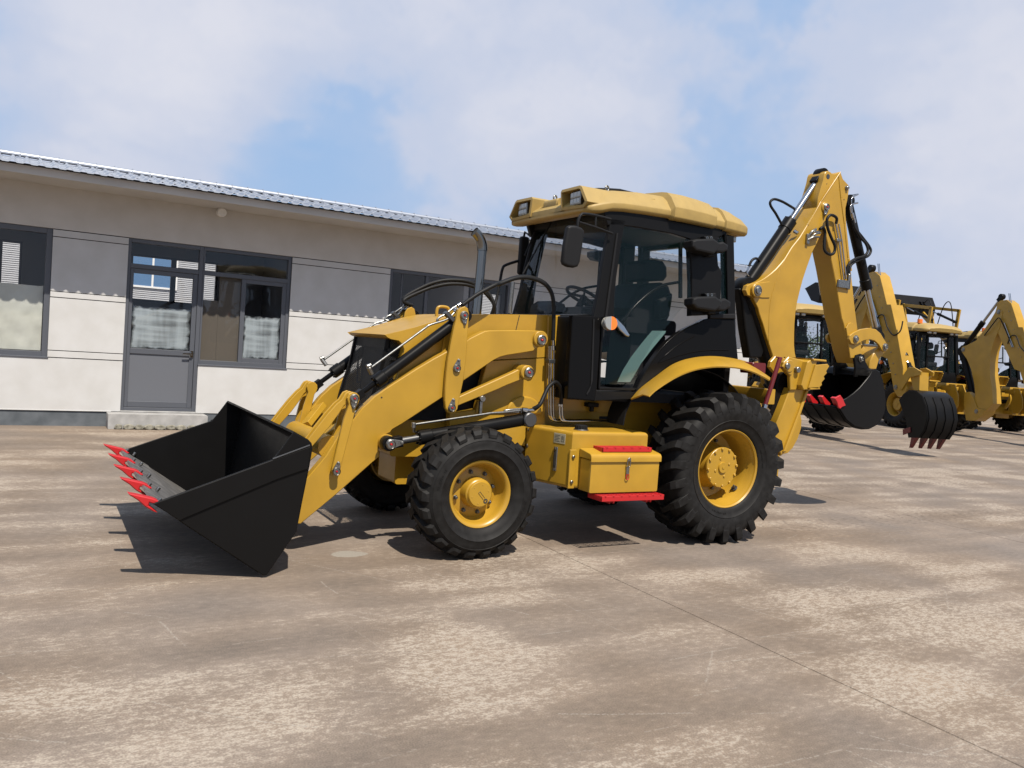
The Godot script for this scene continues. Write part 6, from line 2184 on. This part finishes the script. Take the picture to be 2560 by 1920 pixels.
func build_office():
	# local axes: x along the wall, z outwards from its face
	var office := Node3D.new()
	office.name = "office_building"
	add_child(office, true)
	var B := -WALL_TURN
	office.transform = Transform3D(Basis(Vector3.UP, WALL_TURN), Vector3(-sin(B), 0, cos(B)) * WALL)
	tag(office, "long low white office building with grey window frames and metal tile eaves", "building")
	var T := -0.24           # wall thickness
	var L := -7.2
	var R := 10.9
	var top := 3.33
	# openings along the front: [left, right, sill]
	var opens := [[-6.2, -4.55, 0.97], [-4.20, -2.56, 0.97], [-1.60, 0.787, 0.0], [2.46, 4.86, 0.97], [6.5, 6.9, 0.97], [8.7, 10.3, 0.97]]
	opens[4] = [9.9, 10.3, 0.97]
	opens.remove_at(5)
	# plinth and walls below, between and above the openings
	var st := mb()
	box(st, Vector3(L, -0.05, T), Vector3(-1.60, 0.222, -0.012), 0.003)
	box(st, Vector3(-0.553, -0.05, T), Vector3(R, 0.222, -0.012), 0.003)
	put(office, "plinth", st, "plinth_grey")
	st = mb()
	box(st, Vector3(L, 2.750, T), Vector3(R, top + 0.25, 0.0), 0.003)
	put(office, "upper_wall", st, "upper_plaster")
	var edges := [L]
	for o in opens:
		edges.append(o[0])
		edges.append(o[1])
	edges.append(R)
	var cuts := [0.222, 0.955, 0.967, 1.055, 1.067, 1.797, 1.808, 1.880, 1.891, 2.636, 2.647, 2.738]
	for i in range(0, edges.size(), 2):
		var x0: float = edges[i]
		var x1: float = edges[i + 1]
		if i == 0:
			x0 = L
		bput(office, "wall_core", Vector3(x0 + 0.004, 0.222, T), Vector3(x1 - 0.004, 2.749, -0.016), "groove", 0.0)
		for k in range(0, cuts.size(), 2):
			bput(office, "wall_panel", Vector3(x0, cuts[k], -0.015), Vector3(x1, cuts[k + 1], 0.0), "plaster", 0.002)
	for o in opens:
		var x0: float = o[0]
		var x1: float = o[1]
		if o[2] == 0.0:
			x0 = -0.553
		bput(office, "sill_wall", Vector3(x0, 0.222, T), Vector3(x1, 0.962, 0.0), "plaster", 0.002)
	# thin drip edge along the foot of the wall
	bput(office, "base_trim", Vector3(L, 0.215, -0.01), Vector3(-1.72, 0.228, 0.006), "plaster", 0.002)
	# window left of the door, and the one beyond it
	for w in [[-6.2, -4.55, true], [-4.20, -2.56, true]]:
		var g := group_of(office, "window")
		st = mb()
		frame_ring(st, w[0], 0.962, w[1], 2.748, 0.075, -0.13, -0.03)
		box(st, Vector3(w[0] + 0.8, 1.03, -0.12), Vector3(w[0] + 0.86, 2.68, -0.05), 0.003)
		put(g, "frame", st, "frame_grey")
		bput(g, "sill", Vector3(w[0] - 0.01, 0.945, -0.10), Vector3(w[1] + 0.01, 0.966, 0.012), "frame_grey", 0.003)
		bpane(g, "pane", Vector3(w[0] + 0.07, 1.03, -0.085), Vector3(w[1] - 0.07, 2.68, -0.079), "window_glass")
		# crumpled paper behind the lower half
		var rows := []
		var n := FastNoiseLite.new()
		n.seed = 9
		n.frequency = 4.0
		for j in 15:
			var row := []
			for i in 25:
				var x := lerpf(w[0] + 0.08, w[1] - 0.085, i / 24.0)
				var y := lerpf(1.045, 1.945, j / 14.0)
				row.append(Vector3(x, y + (0.012 * n.get_noise_2d(x * 2.0, 5.0) if j == 14 else 0.0), -0.115 + 0.02 * n.get_noise_2d(x, y)))
			rows.append(row)
		st = mb()
		sheet(st, rows, 0.001)
		put(g, "paper_sheet", st, "paper")
	# door with transom
	var d := group_of(office, "door")
	st = mb()
	box(st, Vector3(-1.60, 0.235, -0.13), Vector3(-1.555, 2.748, -0.03), 0.003)
	box(st, Vector3(-0.61, 0.235, -0.13), Vector3(-0.553, 2.748, -0.03), 0.003)
	box(st, Vector3(-1.555, 2.69, -0.13), Vector3(-0.61, 2.748, -0.03), 0.003)
	box(st, Vector3(-1.555, 2.32, -0.13), Vector3(-0.61, 2.385, -0.03), 0.003)
	box(st, Vector3(-1.555, 0.235, -0.13), Vector3(-0.61, 0.285, -0.03), 0.003)
	put(d, "door_frame", st, "frame_grey")
	bpane(d, "transom_pane", Vector3(-1.555, 2.385, -0.085), Vector3(-0.61, 2.69, -0.079), "window_glass")
	st = mb()
	box(st, Vector3(-1.552, 0.288, -0.105), Vector3(-1.505, 2.317, -0.045), 0.004)
	box(st, Vector3(-0.68, 0.288, -0.105), Vector3(-0.613, 2.317, -0.045), 0.004)
	box(st, Vector3(-1.505, 2.25, -0.105), Vector3(-0.68, 2.317, -0.045), 0.004)
	box(st, Vector3(-1.505, 1.075, -0.105), Vector3(-0.68, 1.155, -0.045), 0.004)
	box(st, Vector3(-1.505, 0.288, -0.105), Vector3(-0.68, 0.375, -0.045), 0.004)
	put(d, "leaf_frame", st, "frame_grey")
	bput(d, "lower_panel", Vector3(-1.507, 0.373, -0.09), Vector3(-0.678, 1.077, -0.062), "door_grey", 0.003)
	bpane(d, "pane", Vector3(-1.507, 1.153, -0.078), Vector3(-0.678, 2.252, -0.072), "window_glass")
	pane_uv(d, "brushed_film", Vector3(-1.50, 1.16, -0.082), Vector3(-0.685, 1.78, -0.082), "film")
	st = mb()
	cyl(st, Vector3(-0.648, 1.115, -0.045), Vector3(-0.648, 1.115, -0.004), 0.022, -1.0, 16)
	bar(st, Vector3(-0.645, 1.115, 0.004), Vector3(-0.785, 1.112, 0.006), 0.022, 0.016)
	box(st, Vector3(-0.672, 1.06, -0.046), Vector3(-0.624, 1.16, -0.038), 0.003)
	put(d, "handle", st, "chrome")
	# window right of the door: insect screen and a sliding sash with film
	var w2 := group_of(office, "window")
	st = mb()
	box(st, Vector3(-0.551, 0.962, -0.13), Vector3(-0.525, 2.748, -0.03), 0.003)
	box(st, Vector3(0.735, 0.962, -0.13), Vector3(0.787, 2.748, -0.03), 0.003)
	box(st, Vector3(-0.525, 2.69, -0.13), Vector3(0.735, 2.748, -0.03), 0.003)
	box(st, Vector3(-0.525, 2.32, -0.13), Vector3(0.735, 2.385, -0.03), 0.003)
	box(st, Vector3(-0.525, 0.962, -0.13), Vector3(0.735, 1.03, -0.03), 0.003)
	put(w2, "frame", st, "frame_grey")
	bput(w2, "sill", Vector3(-0.56, 0.945, -0.10), Vector3(0.80, 0.966, 0.012), "frame_grey", 0.003)
	bpane(w2, "pane", Vector3(-0.525, 2.385, -0.085), Vector3(0.735, 2.69, -0.079), "window_glass")
	bpane(w2, "pane", Vector3(-0.525, 1.03, -0.10), Vector3(0.04, 2.32, -0.094), "window_glass")
	bput(w2, "insect_screen", Vector3(-0.285, 1.03, -0.112), Vector3(0.04, 2.32, -0.108), "insect_screen", 0.0)
	bput(w2, "lower_blind", Vector3(-0.525, 1.03, -0.112), Vector3(-0.287, 1.95, -0.108), "insect_screen", 0.0)
	st = mb()
	frame_ring(st, 0.036, 1.028, 0.737, 2.322, 0.066, -0.085, -0.045)
	put(w2, "sash", st, "frame_grey")
	bpane(w2, "pane", Vector3(0.10, 1.09, -0.068), Vector3(0.672, 2.258, -0.062), "window_glass")
	pane_uv(w2, "brushed_film", Vector3(0.104, 1.095, -0.072), Vector3(0.668, 1.76, -0.072), "film")
	st = mb()
	for k in 5:
		box(st, Vector3(-0.20 + k * 0.17, 2.392 + 0.012 * sin(k * 1.7), -0.30), Vector3(0.06 + k * 0.16, 2.41 + 0.012 * sin(k * 1.7), -0.16), 0.004, Transform3D(Basis(Vector3(0, 0, 1), -0.015 * k), Vector3.ZERO))
	put(w2, "stacked_slats", st, "rubble")
	# further windows along the wall
	for w in [[2.46, 4.86], [9.9, 10.3]]:
		var g := group_of(office, "window")
		st = mb()
		frame_ring(st, w[0], 0.962, w[1], 2.748, 0.06, -0.13, -0.03)
		if w[1] - w[0] > 1.0:
			box(st, Vector3(3.145, 1.02, -0.12), Vector3(3.20, 2.69, -0.05), 0.003)
			box(st, Vector3(4.03, 1.02, -0.12), Vector3(4.085, 2.69, -0.05), 0.003)
			box(st, Vector3(2.70, 1.02, -0.11), Vector3(2.72, 2.69, -0.07), 0.003)
		put(g, "frame", st, "frame_grey")
		bput(g, "sill", Vector3(w[0] - 0.01, 0.945, -0.10), Vector3(w[1] + 0.01, 0.966, 0.012), "frame_grey", 0.003)
		bpane(g, "pane", Vector3(w[0] + 0.06, 1.02, -0.085), Vector3(w[1] - 0.06, 2.69, -0.079), "window_glass")
	# inside: floor, ceiling, end walls and a back wall with windows
	st = mb()
	box(st, Vector3(L, 0.0, -5.2), Vector3(R, 0.24, T - 0.002), 0.0)
	put(office, "floor", st, "room")
	st = mb()
	box(st, Vector3(L, 3.08, -5.0), Vector3(R, 3.2, T - 0.002), 0.0)
	put(office, "ceiling", st, "room_wall")
	st = mb()
	box(st, Vector3(L - 0.2, -0.05, -5.25), Vector3(L - 0.002, 3.58, -0.002), 0.003)
	put(office, "end_wall", st, "plaster")
	st = mb()
	box(st, Vector3(R + 0.002, -0.05, -5.25), Vector3(R + 0.2, 3.58, -0.002), 0.003)
	put(office, "end_wall", st, "plaster")
	st = mb()
	for x in [-2.3, 1.6, 4.0, 7.6]:
		box(st, Vector3(x, 0.24, -5.0), Vector3(x + 0.12, 3.08, T - 0.004), 0.0)
	put(office, "partition", st, "room_wall")
	var bo := [[-4.6, -2.88], [-1.01, 0.66], [4.50, 4.84], [5.60, 5.90], [6.85, 7.52]]
	st = mb()
	box(st, Vector3(L, -0.05, -5.24), Vector3(R, 1.95, -5.0), 0.0)
	box(st, Vector3(L, 2.87, -5.24), Vector3(R, 3.58, -5.0), 0.0)
	var x := L
	for o in bo:
		box(st, Vector3(x, 1.95, -5.24), Vector3(o[0], 2.87, -5.0), 0.0)
		x = o[1]
	box(st, Vector3(x, 1.95, -5.24), Vector3(R, 2.87, -5.0), 0.0)
	put(office, "back_wall", st, "room_wall")
	for o in bo:
		var g := group_of(office, "back_window")
		st = mb()
		frame_ring(st, o[0], 1.95, o[1], 2.87, 0.04, -5.06, -4.99)
		if o[1] - o[0] > 1.0:
			var m: float = o[0] + 0.755
			box(st, Vector3(m, 1.99, -5.06), Vector3(m + 0.10, 2.83, -4.99), 0.003)
			box(st, Vector3(m + 0.57, 1.99, -5.06), Vector3(m + 0.65, 2.83, -4.99), 0.003)
		put(g, "frame", st, "frame_grey")
	# eaves
	var over := 0.855
	bput(office, "soffit", Vector3(L - 0.3, top, 0.001), Vector3(R + 0.3, top + 0.05, over - 0.03), "soffit_paint", 0.003)
	bput(office, "fascia", Vector3(L - 0.3, top - 0.006, over - 0.03), Vector3(R + 0.3, 3.428, over), "soffit_paint", 0.004)
	bput(office, "roof_deck", Vector3(L - 0.3, 3.40, -5.3), Vector3(R + 0.3, 3.58, -0.10), "soffit_paint", 0.003)
	build_tiles(office, L - 0.3, R + 0.3)
	# ridge caps with their clips
	var n_caps := int((R + 0.3 - (L - 0.3)) / 0.232)
	var cap_mesh: Mesh = null
	for k in n_caps:
		var c := MeshInstance3D.new()
		c.name = "ridge_cap"
		if cap_mesh == null:
			st = mb()
			var rings := []
			for e in 2:
				var ring := []
				for j in 13:
					var t := lerpf(-0.35, PI + 0.35, j / 12.0)
					ring.append(Vector3(e * 0.231, sin(t) * 0.042, cos(t) * 0.046))
				rings.append(ring)
			loft(st, rings, false, false, Vector3(0.1, 0, 0))
			var lip := []
			for j in 13:
				var t := lerpf(-0.5, PI + 0.5, j / 12.0)
				lip.append(Vector3(0.0, sin(t) * 0.048, cos(t) * 0.051))
			tube(st, lip, 0.006, 6)
			box(st, Vector3(-0.012, -0.06, 0.045), Vector3(0.012, -0.01, 0.058), 0.003)
			cap_mesh = st.commit()
		c.mesh = cap_mesh
		c.material_override = M.roof_metal
		office.add_child(c, true)
		c.position = Vector3(-3.228 + 0.232 * (k - 18), 3.672, 0.03)
	# lamp under the eaves
	var lamp := Node3D.new()
	lamp.name = "eave_lamp"
	add_child(lamp, true)
	lamp.transform = office.transform * Transform3D(Basis.IDENTITY, Vector3(-0.378 + 0.02, 3.28, 0.14))
	tag(lamp, "small white round lamp under the eaves above the office door", "lamp")
	st = mb()
	cyl(st, Vector3(0, 0.0, -0.13), Vector3(0, -0.01, 0.0), 0.062, -1.0, 24)
	put(lamp, "housing", st, "white_paint")
	st = mb()
	lathe(st, [Vector2(0.064, 0.0), Vector2(0.064, 0.02), Vector2(0.055, 0.03), Vector2(0.045, 0.022), Vector2(0.0, 0.026)], 24, Transform3D(Basis.IDENTITY, Vector3(0, -0.01, 0)))
	put(lamp, "face", st, "white_paint")
	st = mb()
	cyl(st, Vector3(0, 0.05, -0.05), Vector3(0, 0.03, -0.05), 0.05, -1.0, 20)
	put(lamp, "mount", st, "white_paint")
	# doorstep with a rough course of stones before it
	var step := Node3D.new()
	step.name = "doorstep"
	add_child(step, true)
	step.transform = office.transform
	tag(step, "grey concrete step before the office door with rough stones along its foot", "step")
	bput(step, "tread", Vector3(-1.78, 0.0, -0.014), Vector3(-0.43, 0.214, 0.30), "concrete_step", 0.012)
	bput(step, "threshold", Vector3(-1.60, 0.214, -0.22), Vector3(-0.555, 0.236, 0.02), "concrete_step", 0.006)
	var rng := RandomNumberGenerator.new()
	rng.seed = 17
	var sx := -1.70
	while sx < -0.55:
		var wdt := rng.randf_range(0.09, 0.17)
		st = mb()
		var o := PackedVector2Array()
		for k in 9:
			var t := TAU * k / 9.0
			o.append(Vector2(sx + wdt * 0.5 + cos(t) * wdt * 0.52 * rng.randf_range(0.88, 1.05), 0.035 + sin(t) * 0.04 * rng.randf_range(0.85, 1.1)))
		extrude(st, o, 0.30, 0.36 + rng.randf_range(-0.02, 0.03), Transform3D.IDENTITY, 0.012, 2)
		put(step, "stone", st, "rubble")
		sx += wdt
	# low building beyond the back windows
	var shed := Node3D.new()
	shed.name = "ribbed_shed"
	add_child(shed, true)
	shed.transform = office.transform
	tag(shed, "white ribbed metal shed seen through the office windows", "shed")
	bput(shed, "wall", Vector3(-9, 0, -16.3), Vector3(14, 5.2, -16.0), "cladding", 0.0)
	var rib: Mesh = null
	for k in 68:
		var r := MeshInstance3D.new()
		r.name = "cladding_rib"
		if rib == null:
			st = mb()
			box(st, Vector3(-9, 0, -16.01), Vector3(14, 0.042, -15.95), 0.008)
			rib = st.commit()
		r.mesh = rib
		r.material_override = M.cladding
		shed.add_child(r, true)
		r.position.y = 0.85 + k * 0.0625
	bput(shed, "base_wall", Vector3(-9, 0, -16.0), Vector3(14, 0.84, -15.9), "plaster", 0.003)
	for wx in [-5.2, 0.1, 8.9]:
		var g := group_of(shed, "window")
		bpane(g, "pane", Vector3(wx, 2.6, -15.95), Vector3(wx + 1.5, 3.8, -15.92), "blue_glass")
		st = mb()
		frame_ring(st, wx, 2.6, wx + 1.5, 3.8, 0.06, -15.95, -15.90)
		box(st, Vector3(wx + 0.72, 2.6, -15.94), Vector3(wx + 0.78, 3.8, -15.905), 0.003)
		put(g, "frame", st, "white_paint")

func build_tiles(office: Node3D, x0: float, x1: float):
	# pressed metal tiles: each one a piece with a round roll and a stepped foot
	var pitch := 0.159
	var rows := 3
	var st := mb()
	var n := 10
	var len := 0.36
	for k in n:
		var a := float(k) / n
		var b := float(k + 1) / n
		var f := func(t: float): return 0.034 * pow(maxf(0.0, sin(PI * clampf((t - 0.15) / 0.5, 0.0, 1.0))), 1.2)
		var A := Vector3(a * pitch, f.call(a), 0)
		var Bv := Vector3(b * pitch, f.call(b), 0)
		var nn := Vector3(-(Bv.y - A.y), Bv.x - A.x, 0).normalized()
		var back := Vector3(0, len * 0.215 - 0.012, -len)
		tri(st, A, Bv, Bv + back, nn, nn, nn)
		tri(st, A, Bv + back, A + back, nn, nn, nn)
		quad(st, A, Bv, Bv + Vector3(0, -0.016, 0.002), A + Vector3(0, -0.016, 0.002), Vector3(0, 0, 1))
	var mesh := st.commit()
	var count := int((x1 - x0) / pitch)
	for i in count:
		for r in rows:
			var t := MeshInstance3D.new()
			t.name = "roof_tile"
			t.mesh = mesh
			t.material_override = M.roof_metal
			office.add_child(t, true)
			t.position = Vector3(-3.139 + pitch * (i - 26), 3.444 + r * 0.33 * 0.215, 0.955 - r * 0.33)

func build_tree(at: Vector3, h: float, sd: int, label: String):
	var rng := RandomNumberGenerator.new()
	rng.seed = sd
	var t := Node3D.new()
	t.name = "tree"
	add_child(t, true)
	t.position = at
	tag(t, label, "tree", "trees beyond the parked loaders")
	var st := mb()
	cyl(st, Vector3.ZERO, Vector3(0.05, h * 0.55, 0), 0.11, 0.05, 10)
	for k in 6:
		var a := TAU * k / 6.0 + rng.randf()
		cyl(st, Vector3(0, h * (0.25 + 0.05 * k), 0), Vector3(cos(a) * h * 0.28, h * (0.5 + 0.06 * k), sin(a) * h * 0.28), 0.04, 0.015, 7)
	put(t, "trunk", st, "bark")
	st = mb()
	for c in 60:
		var a := rng.randf() * TAU
		var rr := sqrt(rng.randf()) * h * 0.36
		var cc := Vector3(cos(a) * rr, h * rng.randf_range(0.12, 0.95), sin(a) * rr)
		var g := rng.randf_range(0.65, 1.25)
		for k in 70:
			var p := cc + Vector3(rng.randfn(), rng.randfn(), rng.randfn()) * h * 0.06
			var d := Vector3(rng.randfn(), rng.randfn(), rng.randfn()).normalized()
			var e := d.cross(Vector3(rng.randfn(), rng.randfn(), rng.randfn())).normalized()
			var s := rng.randf_range(0.03, 0.07)
			st.set_color(Color(g * rng.randf_range(0.8, 1.2), g * rng.randf_range(0.85, 1.15), g * 0.9))
			var nn := d.cross(e).normalized()
			tri(st, p - d * s, p + e * s * 0.5, p + d * s, nn, nn, nn)
			tri(st, p - d * s, p + d * s, p - e * s * 0.5, nn, nn, nn)
	put(t, "crown", st, "leaf")

func build_row(row: Node3D):
	# more loaders, parked side by side with their backhoes towards the yard
	var labels := ["parked yellow backhoe loader nearest the office, its cab behind the main loader's boom", "middle yellow backhoe loader of the three parked in a row", "yellow backhoe loader at the end of the row farthest from the office"]
	for i in labels.size():
		var m := row if i == 0 else row.duplicate()
		if i > 0:
			m.name = "backhoe_loader_%03d" % (i + 1)
			add_child(m, true)
		m.transform = row_frame(i)
		tag(m, labels[i], "backhoe loader", "backhoe loaders parked in a row")

func _ready():
	set_up()
	materials()
	build_ground()
	build_office()
	var main := build_machine(false)
	tag(main, "yellow backhoe loader standing in the yard with its black front bucket tipped back", "backhoe loader")
	var row := build_machine(true)
	row.name = "backhoe_loader_001"
	build_row(row)
	var spots := [[16.2, -19.0, 3.3], [18.4, -19.6, 3.4], [24.6, -20.0, 3.3], [26.6, -20.6, 3.5], [28.6, -20.4, 3.3], [31.0, -20.4, 3.4], [33.4, -20.0, 3.5]]
	for i in spots.size():
		build_tree(Vector3(spots[i][0], 0, spots[i][1]), spots[i][2], 100 + i, "leafy green tree beyond the row of parked loaders")
